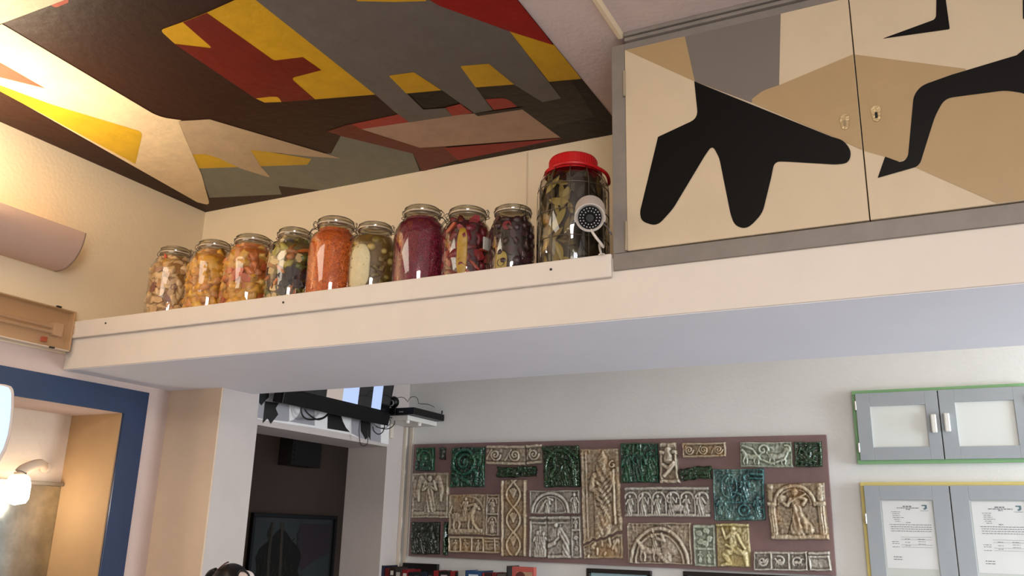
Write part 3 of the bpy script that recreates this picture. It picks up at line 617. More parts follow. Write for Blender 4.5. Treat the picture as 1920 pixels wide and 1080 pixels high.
def ant(e):
    MB().tube([(xr+.045, B-.02, zs1+.045), (xr+.046, B-.02, zs1+.065)], .004, 8).build('knob', bp, e)
    MB().box((xr-.05, yf-.021, zs1+.014), (xr-.02, yf-.0195, zs1+.021)).build('label_plate', mat('label_grey', '#77757a', .4), e)
dev('router', xr-.07, xr+.055, yf-.02, B-.004, zs1+.001, zs1+.042, 'long flat black box overhanging the right edge of the small white shelf', 'router', ant)
e = dev('black_box', X1+.005, xr-.075, max(yf-.06, 4.235), B-.06, zs1+.001, zs1+.045, 'low black box on the small white shelf next to the television corner', 'box')
sp_c = Vector((xr-.12, max(yf-.03, 4.27), zs1+.047))
e = empty('speaker', (sp_c.x, sp_c.y, zs1+.046), 'small round black speaker with a pale ring, on the black box on the white shelf', 'speaker')
hh = MB(); 
ball = ico(3, 1, .02, 1, (.034, .034, .036)); ball.transform(Matrix.Translation(sp_c+Vector((0, .006, .037)))); ball.materials.append(bp); o = link('housing', ball, None, e)
rg = [sp_c+Vector((.017*math.cos(a)+.006, -.030, .026+.017*math.sin(a))) for a in [2*math.pi*k/20 for k in range(20)]]
MB().tube(rg, .0035, 6, True).build('ring', mat('ring_grey', '#8f8d90', .4), e, smooth=True)
def bcable(pxs, label, Yp):
    P = [at(700+a/9, 730+b/9, 1, Yp) for a, b in pxs]
    tag(MB().tube(spline(P, 6), .0018, 6).build('cable', cab, smooth=True), label, 'cable', 'cables on the small white shelf')
bcable([(350,265),(385,165),(450,135),(520,145),(570,200)], 'thin black cable arching up between television and round speaker', yf-.03)
bcable([(575,215),(620,145),(685,122),(740,150),(765,245)], 'black cable arching over the round speaker', yf-.045)
bcable([(770,240),(830,248),(900,250),(970,268),(1030,305)], 'thin black cable lying along the flat black box', yf-.01)
# cable trunking in the corner
struct('trim_5', MB().box((X1+.001, B-.045, 0), (X1+.022, B-.025, zs0-.002)).box((X1+.022, B-.012, 0), (X1+.05, B-.001, zs0-.002)), mat('trunking', '#cfc3b4', .5), bevel=.002)
struct('trim_6', MB().box((X1+.001, B-.2, 2.04), (X1+.012, B-.17, zs0-.002)), MATS['trunking'], bevel=.002)
# vent box and framed poster in the passage
WX = -4.39
a = at(527, 818, 0, WX); b = at(577, 878, 0, WX)
vb = empty('vent_box', (WX+.08, (a.y+b.y)/2, b.z), 'dark square duct box high in the dim room beyond the doorway', 'duct')
MB().box((WX-.008, a.y, b.z), (WX+.12, b.y, 2.498)).build('casing', mat('duct_dark', '#37302b', .6), vb, bevel=.004)
for k in range(5): MB().box((WX+.121, a.y+.02, b.z+.03+k*.035), (WX+.126, b.y-.02, b.z+.045+k*.035)).build('slat', MATS['duct_dark'], vb)
a = at(470, 963, 0, WX); b = at(628, 966, 0, WX)
fp = empty('framed_poster', (WX, (a.y+b.y)/2, a.z-1.1), 'black-framed dark botanical poster with pale stems, in the dim room through the doorway', 'picture')
y0, y1, z1, z0 = a.y, b.y, (a.z+b.z)/2, (a.z+b.z)/2-1.25; fr = .028
bf = mat('frame_black', '#0a0808', .35)
MB().box((WX, y0, z1-fr), (WX+.03, y1, z1)).box((WX, y0, z0), (WX+.03, y1, z0+fr)).box((WX, y0, z0+fr), (WX+.03, y0+fr, z1-fr)).box((WX, y1-fr, z0+fr), (WX+.03, y1, z1-fr)).build('frame', bf, fp, bevel=.003)
MB().box((WX, y0+fr, z0+fr), (WX+.012, y1-fr, z1-fr)).build('poster_sheet', mat('poster_teal', '#47504c', .4, var=.25, vscale=2.5, coat=.2), fp)
def pos(u, v): return Vector((WX+.0135, y0+(y1-y0)*u, z1+(z0-z1)*v))
pk = mat('poster_mauve', '#52454b', .5); pdk = mat('poster_dark', '#2a2a22', .6); pst = mat('poster_stem', '#5d584e', .6); pln = mat('poster_line', '#9aa092', .6)
MB().face([pos(.55,.05),pos(.95,.05),pos(.95,.22),pos(.78,.26),pos(.62,.32),pos(.52,.24)]).build('printed_shape', pk, fp)
MB().face([pos(a_,b_)+Vector((.0006,0,0)) for a_,b_ in [(.34+(.26+.03*math.sin(9*t_))*math.cos(t_), .36+(.26+.02*math.sin(7*t_))*math.sin(t_)) for t_ in [2*math.pi*k/40 for k in range(40)]]]).build('printed_shape', pdk, fp)
for s_, dx in ((0, .0), (1, .11)):
    P = [(.23+dx, .05), (.22+dx*1.2, .2), (.24+dx*1.1, .36), (.29+dx*.4, .47), (.28+dx*.7, .6), (.28+dx*.8, .95)]
    MB().tube(spline([pos(*q_)+Vector((.001, 0, 0)) for q_ in P], 5), .012, 5).build('printed_stem', pst, fp)
R = random.Random(3); lb = MB()
for _ in range(70):
    u, v = R.gauss(.34, .1), R.gauss(.36, .11)
    lb.tube(spline([pos(u+R.uniform(-.05, .05), v+R.uniform(-.05, .05))+Vector((.0012, 0, 0)) for _k in range(3)], 3), .0022, 3)
o = lb.build('printed_veins', mat('poster_vein', '#4b4a3c', .6), fp); o['kind'] = 'stuff'
# ------------------------------------------------------------------ relief tiles on the plum board
YB = B-.025
P0, P1, P2, P3 = [at(*p, 1, YB) for p in ((776,833),(1549,814.8),(1567.7,1079.4),(765.6,1042.4))]
bo = MB().prism([P0, P1, P2, P3], (0, .024, 0)).build('display_board', mat('board_plum', '#7c6362', .55, bump=.15, bscale=30, var=.1, vscale=6), bevel=.002)
tag(bo, 'long plum-painted wooden board on the back wall carrying the ceramic relief tiles', 'board')
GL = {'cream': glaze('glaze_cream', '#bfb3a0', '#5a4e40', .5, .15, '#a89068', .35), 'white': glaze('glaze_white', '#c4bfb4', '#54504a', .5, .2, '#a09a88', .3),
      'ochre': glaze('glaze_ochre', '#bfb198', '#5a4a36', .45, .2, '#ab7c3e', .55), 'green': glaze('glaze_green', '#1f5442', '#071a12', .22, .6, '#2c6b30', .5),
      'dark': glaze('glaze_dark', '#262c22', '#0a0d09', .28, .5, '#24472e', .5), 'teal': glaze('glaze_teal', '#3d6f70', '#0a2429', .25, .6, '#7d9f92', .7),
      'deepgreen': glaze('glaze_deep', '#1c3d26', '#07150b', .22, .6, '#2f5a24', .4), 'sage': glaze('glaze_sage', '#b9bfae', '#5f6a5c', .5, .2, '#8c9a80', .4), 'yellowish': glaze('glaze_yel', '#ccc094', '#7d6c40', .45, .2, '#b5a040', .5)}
class HF:
    def __init__(s, W, H, step=.0027):
        s.nx = max(12, int(W/step)); s.ny = max(12, int(H/step)); s.W, s.H = W, H
        s.x, s.y = np.meshgrid(np.linspace(0, W, s.nx+1), np.linspace(0, H, s.ny+1)); s.h = np.zeros_like(s.x)
        s.U = min(W, H)
    def put(s, d, r, h): s.h = np.maximum(s.h, h*np.sqrt(np.clip(1-(d/r)**2, 0, 1)))
    def seg(s, pts, r, h=1):
        d = np.full_like(s.x, 9.); rr = r if isinstance(r, (list, tuple)) else None
        for i in range(len(pts)-1):
            a = np.array(pts[i]); b = np.array(pts[i+1]); ab = b-a; L = max((ab**2).sum(), 1e-9)
            t_ = np.clip(((s.x-a[0])*ab[0]+(s.y-a[1])*ab[1])/L, 0, 1)
            dd = np.hypot(s.x-a[0]-t_*ab[0], s.y-a[1]-t_*ab[1])
            if rr: dd = dd/(rr[i]+(rr[i+1]-rr[i])*t_)
            d = np.minimum(d, dd)
        s.put(d, 1 if rr else r, h)
    def blob(s, x, y, rx, ry, h=1, a=0):
        c_, s_ = math.cos(a), math.sin(a); u = (s.x-x)*c_+(s.y-y)*s_; v = -(s.x-x)*s_+(s.y-y)*c_
        s.put(np.hypot(u/rx, v/ry), 1, h)
    def ring(s, x, y, R, r, h=1, a0=None, a1=None, ey=1):
        n = 26; a0 = 0 if a0 is None else a0; a1 = 360 if a1 is None else a1
        s.seg([(x+R*math.cos(math.radians(a0+(a1-a0)*i/n)), y+ey*R*math.sin(math.radians(a0+(a1-a0)*i/n))) for i in range(n+1)], r, h)
    def border(s, w_, h=.7):
        d = np.minimum(np.minimum(s.x, s.W-s.x), np.minimum(s.y, s.H-s.y)); s.h = np.maximum(s.h, h*np.clip(1.6-1.0*d/w_, 0, 1)*(d < w_*1.6))
    def groove(s, pts, r, dep=.6):
        k = s.h.copy(); s.h = np.zeros_like(k); s.seg(pts, r, 1); g_ = s.h; s.h = k-dep*g_
    def rough(s, amp, k, sd):
        r = np.random.default_rng(sd); n = np.zeros_like(s.x)
        for _ in range(14):
            a = r.uniform(0, 6.28); f = k*r.uniform(.5, 2); n += np.sin((s.x*math.cos(a)+s.y*math.sin(a))*f+r.uniform(0, 6.28)+1.5*np.sin(s.y*f*.6+r.uniform(0, 6)))
        s.h = s.h+amp*n/4
    def clay(s, sd, k):
        r = np.random.default_rng(sd+70)
        def vn(cell):
            nx, ny = int(s.W/cell)+3, int(s.H/cell)+3; g_ = r.uniform(0, 1, (ny, nx)); gx = s.x/cell; gy = s.y/cell
            i = np.minimum(gx.astype(int), nx-2); j = np.minimum(gy.astype(int), ny-2); a = gx-i; b = gy-j; a = a*a*(3-2*a); b = b*b*(3-2*b)
            return (g_[j, i]*(1-a)+g_[j, i+1]*a)*(1-b)+(g_[j+1, i]*(1-a)+g_[j+1, i+1]*a)*b
        rid = 1-np.abs(2*vn(.022)-1); rid2 = 1-np.abs(2*vn(.011)-1)
        s.h = s.h+k*(.30*(rid-.6)+.20*(rid2-.6)+.14*(vn(.006)-.5)+.2*(vn(.05)-.5))
    def folds(s, x, y, w_, h_, n, slant=0, hh=.18):
        m_ = (np.abs(s.x-x) < w_) & (np.abs(s.y-y) < h_) & (s.h > .3)
        s.h = s.h+np.where(m_, hh*np.sin(((s.x-x)+(s.y-y)*slant)/w_*math.pi*n), 0)
    def person(s, x, y, t, lean=0, arms=1, robe=1, halo=False, h=1, sd=0):
        r = random.Random(sd+int(x*999)); hd = t*.09
        top = (x+lean*t, y+t*.9)
        if halo: s.ring(top[0], top[1], hd*1.6, hd*.35, h*.5)
        s.seg([(x+lean*t*.7, y+t*.72), (x+lean*t*.35, y+t*.42), (x, y+t*.05)], [t*.10, t*.13, t*(.19 if robe else .1)], h*.72)
        if robe: s.folds(x, y+t*.3, t*.2, t*.32, 3.5, .25)
        else:
            s.seg([(x, y+t*.4), (x-t*.1, y+t*.2), (x-t*.08, y)], [t*.08, t*.06, t*.045], h*.8); s.seg([(x, y+t*.4), (x+t*.12, y+t*.22), (x+t*.1, y)], [t*.08, t*.06, t*.045], h*.8)
        for q_ in (-1, 1):
            if arms:
                ex, ey = r.uniform(.14, .24)*q_, r.uniform(.45, .6); hx, hy = ex*r.uniform(.2, 1.4), r.uniform(.5, .8)
                s.seg([(top[0]+q_*t*.1, y+t*.74), (x+ex*t, y+ey*t), (x+hx*t, y+hy*t)], [t*.05, t*.045, t*.035], h*.95)
        s.blob(top[0], top[1], hd*.85, hd*1.1, h)
        s.groove([(top[0]-hd*.5, top[1]-hd*.1), (top[0]+hd*.5, top[1]-hd*.1)], hd*.16, .25)
    def beast(s, x, y, t, d=1, h=1):
        s.seg([(x-d*t*.4, y+t*.5), (x, y+t*.45), (x+d*t*.35, y+t*.55)], [t*.2, t*.16, t*.2], h*.85)
        for lx, k_ in ((-.42, -.08), (-.28, .1), (.3, -.06), (.42, .1)): s.seg([(x+d*t*lx, y+t*.45), (x+d*t*(lx+k_), y+t*.2), (x+d*t*(lx+k_*.4), y)], [t*.09, t*.055, t*.045], h*.8)
        s.seg([(x+d*t*.38, y+t*.6), (x+d*t*.52, y+t*.85), (x+d*t*.62, y+t*.92)], [t*.15, t*.11, t*.09], h*.95)
        s.seg([(x+d*t*.6, y+t*.95), (x+d*t*.78, y+t*.84)], [t*.1, t*.055], h)
        s.seg([(x-d*t*.5, y+t*.55), (x-d*t*.68, y+t*.7), (x-d*t*.6, y+t*.95)], t*.035, h*.7)
    def spiral(s, x, y, R, r, a0=0, turns=1.6, d=1, h=.8):
        n = 30; s.seg([(x+R*(1-.85*i/n)*math.cos(a0+d*turns*6.28*i/n), y+R*(1-.85*i/n)*math.sin(a0+d*turns*6.28*i/n)) for i in range(n+1)], r, h)
def tile(px, org, glz, label, design, depth=.013, thick=.014, sd=0, edge=None, wob=.0011, cat='relief tile', rough=(.05, 120)):
    q = [at(org[0]+a/3.857, org[1]+b/3.857, 1, YB-.012) for a, b in px]   # TL TR BR BL
    TL, TR, BR, BL = q; W = ((TR-TL).length+(BR-BL).length)/2; H = ((TL-BL).length+(TR-BR).length)/2
    hf = HF(W, H); design(hf); hf.clay(sd, 1.6 if ('green' in glz or glz in ('dark', 'teal')) else 1)
    u = hf.x/W; v = hf.y/H; r = np.random.default_rng(sd)
    ph = r.uniform(0, 6.28, 8)
    # slightly wobbly hand-cut edges
    du = wob*(np.sin(v*7+ph[0])+.6*np.sin(v*17+ph[1]))*np.abs(2*u-1); dv = wob*(np.sin(u*7+ph[2])+.6*np.sin(u*19+ph[3]))*np.abs(2*v-1)
    f = lambda i: ((1-v)*((1-u)*BL[i]+u*BR[i])+v*((1-u)*TL[i]+u*TR[i]))
    X_ = f(0)+du; Z_ = f(2)+dv
    if edge: X_, Z_ = edge(X_, Z_, u, v, W, H)
    hh = np.clip(hf.h, -.45, 1.4)
    dd = np.minimum(np.minimum(hf.x, W-hf.x), np.minimum(hf.y, H-hf.y)); rim = np.clip(dd/.005, 0, 1)**.5
    Y_ = YB-.001-thick*(.35+.65*rim)-depth*hh*rim
    ny, nx = X_.shape; V = np.stack([X_, Y_, Z_], -1).reshape(-1, 3)
    idx = np.arange(ny*nx).reshape(ny, nx)
    F = np.stack([idx[:-1, :-1], idx[:-1, 1:], idx[1:, 1:], idx[1:, :-1]], -1).reshape(-1, 4)
    loop = list(idx[0, :])+list(idx[1:, -1])+list(idx[-1, -2::-1])+list(idx[-2:0:-1, 0]); n0 = len(V)
    back = V[loop].copy(); back[:, 1] = YB-.0008; V = np.vstack([V, back]); n = len(loop)
    Sk = np.array([[loop[i], n0+i, n0+(i+1) % n, loop[(i+1) % n]] for i in range(n)])
    F = np.vstack([F, Sk]); me = bpy.data.meshes.new('relief_tile')
    me.from_pydata(V.tolist(), [], F.tolist()); me.shade_smooth()
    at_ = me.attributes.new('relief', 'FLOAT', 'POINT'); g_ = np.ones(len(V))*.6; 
    # shade painted into hollows: compare with local mean
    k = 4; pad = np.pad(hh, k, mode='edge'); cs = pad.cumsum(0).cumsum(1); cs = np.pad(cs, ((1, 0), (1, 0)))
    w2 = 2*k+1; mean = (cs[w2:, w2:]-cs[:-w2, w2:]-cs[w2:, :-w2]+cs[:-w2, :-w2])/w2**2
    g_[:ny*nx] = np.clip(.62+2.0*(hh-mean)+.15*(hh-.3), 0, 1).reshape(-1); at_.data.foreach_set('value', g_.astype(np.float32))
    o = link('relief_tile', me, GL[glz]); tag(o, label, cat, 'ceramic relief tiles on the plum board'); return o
A = (750, 800); Bo = (1140, 800)
def d1(f): W, H = f.W, f.H; f.border(W*.07, .6); f.ring(W*.5, H*.5, W*.36, W*.05, .8, -10, 190, 1.1); f.blob(W*.48, H*.52, W*.17, H*.19, 1); f.seg([(W*.4, H*.4), (W*.35, H*.12), (W*.75, H*.1)], W*.1, .7); f.seg([(W*.48,H*.45),(W*.62,H*.42)], W*.04, 1)
def d2(f): W, H = f.W, f.H; f.seg([(W*.5, H*.9), (W*.5, H*.1)], W*.3, .9); f.seg([(W*.15, H*.12), (W*.85, H*.12)], W*.14, .8); f.seg([(W*.2, H*.9), (W*.8, H*.9)], W*.14, .8)
def d3(f):
    W, H = f.W, f.H; f.ring(W*.42, H*.62, W*.31, W*.045, 1); f.spiral(W*.42, H*.62, W*.22, W*.05, .5, 1.3, 1, .8); f.blob(W*.42, H*.62, W*.08, W*.08, 1)
    f.seg([(W*.66, H*.5), (W*.8, H*.35), (W*.78, H*.1)], W*.05, .8); f.blob(W*.18, H*.18, W*.1, H*.1, .9); f.seg([(W*.1, H*.35), (W*.3, H*.25), (W*.55, H*.12)], W*.06, .8); f.seg([(W*.9, H*.9), (W*.85, H*.55)], W*.05, .6); f.spiral(W*.8, H*.78, W*.09, W*.03)
def d4(f):
    W, H = f.W, f.H; f.seg([(0, H*.92), (W, H*.92)], H*.07, .7); f.seg([(0, H*.08), (W, H*.08)], H*.09, .7)
    n = max(1, round(W/H/1.0))
    for i in range(n): x = W*(i+.5)/n; f.spiral(x, H*.5, H*.3, H*.055, i*3.1, 1.7, 1 if i % 2 else -1, .9); f.blob(x+H*.1, H*.45, H*.06, H*.06, 1); f.seg([(x-W*.5/n, H*.25), (x-W*.2/n, H*.75)], H*.05, .6)
def d5(f):
    W, H = f.W, f.H; R_ = random.Random(int(W*1e4))
    for i in range(22): x, y = R_.uniform(0, W), R_.uniform(.15*H, .85*H); a = R_.uniform(-.6, .6); f.seg([(x, y), (x+.06*math.cos(a), y+.06*math.sin(a))], H*.12, R_.uniform(.6, 1))
def d6(f):
    W, H = f.W, f.H; f.ring(W*.48, H*.45, W*.38, W*.05, 1, 0, 180, 1.15); f.seg([(W*.10, H*.45), (W*.08, 0)], W*.05, .8); f.seg([(W*.86, H*.5), (W*.88, 0)], W*.07, 1)
    f.seg([(0, H*.95), (W*.35, H*.8)], W*.05, .7); f.seg([(W*.6, H*.95), (W, H*.7)], W*.05, .8); f.person(W*.62, H*.05, H*.62, 0, 1, 1, h=1); f.seg([(W*.15, H*.15), (W*.35, H*.45), (W*.3, H*.7)], W*.05, .8); f.beast(W*.33, H*.05, H*.35, -1, .7)
def d7(f):
    W, H = f.W, f.H; f.border(W*.08, .45); f.seg([(W*.14, H*.98), (W*.14, 0)], W*.025, .4)
    f.seg([(W*.58, H*.88), (W*.58, H*.6), (W*.55, H*.1)], [W*.13, W*.28, W*.2], .75); f.folds(W*.56, H*.45, W*.3, H*.42, 3.4, .5, .22)
    f.seg([(W*.60, H*.97), (W*.60, H*.86)], [W*.03, W*.12], 1.0); f.blob(W*.60, H*.83, W*.11, H*.045, 1.1); f.seg([(W*.6, H*.80), (W*.6, H*.755)], [W*.1, W*.04], 1.1)
    f.seg([(W*.86, H*.74), (W*.85, H*.1)], W*.035, .9); f.spiral(W*.84, H*.80, W*.10, W*.028, 1.6, 1.0, 1, 1)
    f.seg([(W*.36, H*.70), (W*.28, H*.55), (W*.5, H*.52)], [W*.08, W*.08, W*.05], 1); f.seg([(W*.78, H*.7), (W*.84, H*.58), (W*.7, H*.5)], [W*.08, W*.07, W*.05], 1)
    for i in range(6): f.groove([(W*.38, H*(.66-.06*i)), (W*.56, H*(.6-.06*i)), (W*.76, H*(.67-.06*i))], W*.022, .35)
    f.seg([(W*.42, H*.3), (W*.40, H*.02)], W*.09, .8); f.seg([(W*.62, H*.3), (W*.64, H*.02)], W*.09, .8)
def d7b(f):
    W, H = f.W, f.H; R_ = random.Random(2); f.border(H*.1, .4)
    for i in range(12): x, y = W*R_.uniform(.1, .9), H*R_.uniform(.2, .75); f.seg([(x, y), (x+W*R_.uniform(-.12, .12), y+H*R_.uniform(-.3, .3))], H*.1, R_.uniform(.5, 1))
def d8(f):
    W, H = f.W, f.H; f.border(W*.05, .5); f.person(W*.5, H*.14, H*.8, 0, 0, 1, h=1)
    for q in (-1, 1): f.seg([(W*.5+q*W*.1, H*.74), (W*.5+q*W*.24, H*.88), (W*.5+q*W*.33, H*.6), (W*.5+q*W*.3, H*.38)], [W*.06, W*.07, W*.07, W*.03], .8); f.seg([(W*.5+q*W*.05, H*.68), (W*.5+q*W*.18, H*.62), (W*.5+q*W*.12, H*.8)], W*.04, 1)
    f.seg([(W*.08, H*.8), (W*.1, H*.5)], W*.06, .6); f.seg([(W*.02, H*.1), (W*.98, H*.1)], W*.05, .6); f.seg([(W*.02, H*.02), (W*.98, H*.02)], W*.04, .8)
def d9(f): W, H = f.W, f.H; f.border(W*.05, .45); f.beast(W*.42, H*.14, H*.58, 1, .9); f.person(W*.45, H*.46, H*.46, .05, 1, 1, h=1); f.seg([(W*.5, H*.7), (W*.72, H*.74), (W*.72, H*.66)], W*.035, .9); f.seg([(W*.1, H*.08), (W*.9, H*.1)], W*.06, .7); f.seg([(W*.68, H*.28), (W*.85, H*.1)], W*.04, .9); f.ring(W*.52, H*.45, W*.46, W*.03, .4, -20, 110)
def d9b(f):
    W, H = f.W, f.H; f.border(W*.1, .7); f.seg([(0, H*.52), (W, H*.52)], W*.07, .8); f.seg([(0, H*.9), (W, H*.9)], W*.06, .7)
    for y in (.1, .56): f.ring(W*.5, H*(y+.22), W*.3, W*.05, .7, 0, 180, 1.2); f.person(W*.5, H*y, H*.33, 0, 1, 1)
def d9c(f):
    W, H = f.W, f.H; f.seg([(0, H*.92), (W, H*.92)], H*.09, .8); f.seg([(0, H*.05), (W, H*.05)], H*.09, .8)
    for i in range(5): f.seg([(W*i*.225+W*.02, 0), (W*i*.225+W*.02, H)], W*.016, .8)
    for i in range(3): f.person(W*(.13+.225*i), H*.12, H*.68, .1*(-1)**i, 1, 0, h=.9)
    f.seg([(W*.72, H*.72), (W*.97, H*.72)], H*.06, .5); f.seg([(W*.72, H*.5), (W*.97, H*.5)], H*.03, .4)
def d10(f):
    W, H = f.W, f.H
    for x in (.04, .96): f.seg([(W*x, 0), (W*x, H)], W*.08, .9)
    n = 40
    for ph in (0, math.pi): f.seg([(W*.5+W*.27*math.sin(ph+i/n*math.pi*3.05+.2), H*i/n) for i in range(n+1)], W*.045, .9)
    for y, s_ in ((.2, 1), (.5, -1), (.82, 1)):
        for a in (-.8, -.3, .2, .7): f.seg([(W*.5, H*y-W*.16), (W*(.5+.16*math.sin(a)), H*y+W*.14*math.cos(a))], [W*.03, W*.05], .75)
def d11(f):
    W, H = f.W, f.H; f.border(H*.06, .6); f.ring(W*.42, H*.05, W*.36, H*.07, .9, 0, 180, H/W*2.3); f.ring(W*.42, H*.05, W*.30, H*.03, .6, 0, 180, H/W*2.3)
    f.person(W*.36, H*.05, H*.72, .05, 1, 1); f.seg([(W*.4, H*.65), (W*.46, H*.6)], H*.06, 1); f.person(W*.9, H*.04, H*.85, 0, 1, 1); f.seg([(W*.53, H*.1), (W*.53, H*.72)], H*.02, .5); f.seg([(W*.2, H*.1), (W*.28, H*.4)], H*.07, .6)
def d12(f): W, H = f.W, f.H; f.seg([(W*.05, H*.95), (W*.95, H*.95)], W*.07, .8); f.seg([(W*.1, H*.85), (W*.1, 0)], W*.06, .6); f.seg([(W*.1,H*.83),(W*.95,H*.83)], W*.05, .6); f.person(W*.5, H*.03, H*.62, 0, 1, 0); f.person(W*.82, H*.03, H*.6, 0, 1, 0); f.person(W*.62, H*.25, H*.52, 0, 0, 1, h=.6)
def d12b(f): W, H = f.W, f.H; f.seg([(0, H*.95), (W, H*.95)], W*.06, .8); f.seg([(0,H*.83),(W*.9,H*.83)], W*.035, .6); f.seg([(W*.8, H*.12), (W*.8, H*.42), (W*.55, H*.66)], [W*.17, W*.15, W*.12], .85); f.folds(W*.75, H*.35, W*.25, H*.3, 3, .6); f.blob(W*.38, H*.78, W*.09, H*.06, 1.1); f.seg([(W*.5, H*.65), (W*.48, H*.48), (W*.3, H*.38)], W*.05, 1); f.blob(W*.25, H*.55, W*.17, H*.15, .5); f.seg([(W*.05, H*.3), (W*.3, H*.36)], W*.09, .8); f.seg([(0, H*.05), (W, H*.05)], W*.06, .6)
def d12c(f): W, H = f.W, f.H; f.seg([(0, H*.95), (W, H*.95)], W*.1, .9); f.person(W*.5, H*.68, H*.26, 0, 1, 1); f.seg([(0, H*.66), (W, H*.66)], W*.1, .9); f.border(W*.14, .6); f.spiral(W*.5, H*.47, W*.2, W*.06); f.spiral(W*.5, H*.22, W*.2, W*.06, 2, 1.5, -1)
def d13(f):
    W, H = f.W, f.H; R_ = random.Random(6)
    for x in (.16, .38, .7): f.person(W*x, H*.06, H*.8, 0, 1, 1, h=.9)
    for i in range(14): f.blob(W*R_.uniform(.5, .95), H*R_.uniform(.1, .5), W*.06, W*.06, .8)
def d14(f):
    W, H = f.W, f.H; f.border(W*.03, .4)
    for x, t in ((.2, .8), (.5, .9), (.8, .75)): f.person(W*x, H*.06, H*t, 0, 1, 1, h=.9)
    f.seg([(W*.55, H*.95), (W*.6, H*.05)], W*.02, 1); f.seg([(W*.35, H*.9), (W*.36, H*.2)], W*.02, .7); f.seg([(W*.7, H*.1), (W*.95, H*.15)], W*.04, .8)
def d15(f):
    W, H = f.W, f.H; f.seg([(W*.0, H*.93), (W, H*.93)], W*.12, .6); f.seg([(0, H*.76), (W*.25, H*.74)], W*.12, 1); f.seg([(W*.8, H*.76), (W, H*.74)], W*.12, 1)
    f.seg([(W*.5, H*.82), (W*.5, H*.58)], [W*.2, W*.26], 1); f.blob(W*.5, H*.84, W*.15, H*.06, 1.1); f.seg([(W*.2, H*.45), (W*.5, H*.36), (W*.8, H*.5)], W*.12, 1); f.seg([(W*.8, H*.45), (W*.5, H*.3), (W*.25, H*.18)], W*.1, 1); f.seg([(W*.1, H*.7), (W*.1, H*.1)], W*.07, .6); f.seg([(W*.9, H*.7), (W*.9, H*.1)], W*.07, .6); f.seg([(0, H*.04), (W, H*.04)], W*.12, .9)
def d16(f): d4(f); W, H = f.W, f.H; f.border(H*.12, .6)
def d18(f):
    W, H = f.W, f.H; f.border(W*.025, .5); f.ring(W*.33, H*.66, W*.15, W*.025, .7, 0, 360, 1.5); f.person(W*.33, H*.5, H*.42, 0, 1, 1); f.person(W*.62, H*.38, H*.5, 0, 1, 1)
    f.seg([(W*.0, H*.36), (W, H*.34)], W*.02, .5); f.person(W*.12, H*.12, H*.35, .1, 1, 0); f.person(W*.27, H*.05, H*.3, -.1, 1, 0); f.person(W*.86, H*.08, H*.4, 0, 1, 1); f.ring(W*.6, H*.2, W*.1, W*.025, .8); f.blob(W*.6, H*.2, W*.05, W*.05, .9); f.seg([(W*.45, H*.02), (W*.75, H*.06)], W*.05, .8)
    f.seg([(W*.75, H*.9), (W*.95, H*.88)], W*.03, .7); f.seg([(W*.72, H*.82), (W*.95, H*.8)], W*.02, .7); f.seg([(W*.4, H*.55), (W*.55, H*.5)], W*.03, .9)
def d19(f):
    W, H = f.W, f.H; f.border(H*.05, .4); f.beast(W*.22, H*.12, H*.6, -1, .9); f.beast(W*.72, H*.12, H*.62, 1, .9); f.spiral(W*.45, H*.68, H*.22, H*.05, 0, 1.2); f.seg([(W*.05, H*.85), (W*.25, H*.7), (W*.4, H*.3), (W*.6, H*.15), (W*.85, H*.3), (W*.95, H*.75)], H*.05, .9); f.spiral(W*.9, H*.7, H*.16, H*.05, 2, 1.2, -1)
def d20(f):
    W, H = f.W, f.H; f.border(W*.08, .5); R_ = random.Random(9)
    for i in range(9): f.seg([(W*R_.uniform(.15, .85), H*R_.uniform(.15, .85)) for _ in range(3)], W*.05, R_.uniform(.5, .9))
def d21(f):
    W, H = f.W, f.H; f.seg([(0, H*.95), (W, H*.95)], H*.06, .7); f.seg([(0, H*.05), (W, H*.05)], H*.07, .8); n = 6
    for i in range(n):
        x = W*(i+.5)/n; f.ring(x, H*.62, W/n*.42, H*.04, .75, 0, 180, .9); f.seg([(x-W/n*.5, H*.6), (x-W/n*.5, H*.08)], H*.035, .7)
        f.person(x-W*.02, H*.08, H*(.66+.08*(i % 2)), .03*(-1)**i, 1, i != 4)
    f.seg([(W*.6, H*.3), (W*.68, H*.3)], H*.12, .9)
def d22(f):
    W, H = f.W, f.H; f.border(W*.02, .5); f.ring(W*.5, 0, W*.44, H*.05, .9, 0, 180, H/W*1.95); f.ring(W*.5, 0, W*.37, H*.035, .7, 0, 180, H/W*1.95)
    f.beast(W*.36, H*.08, H*.5, -1, .95); f.seg([(W*.62, H*.1), (W*.62, H*.5), (W*.72, H*.35)], [H*.12, H*.16, H*.14], .7); f.person(W*.45, H*.38, H*.46, -.1, 1, 1); f.seg([(W*.48, H*.62), (W*.6, H*.55), (W*.55, H*.72)], H*.05, 1); f.seg([(W*.5, H*.25), (W*.62, H*.05)], H*.07, .9); f.folds(W*.2, H*.3, W*.15, H*.3, 2, .4, .1)
def d23(f):
    W, H = f.W, f.H; f.seg([(0, H*.96), (W, H*.96)], W*.09, .8); f.border(W*.08, .6); f.seg([(0, H*.42), (W, H*.42)], W*.06, .7)
    for x, y in ((.3, .8), (.6, .85), (.75, .65), (.35, .6), (.55, .55)): f.spiral(W*x, H*y, W*.13, W*.045, x*9)
    f.person(W*.3, H*.1, H*.27, 0, 1, 0); f.person(W*.7, H*.1, H*.27, 0, 1, 0)
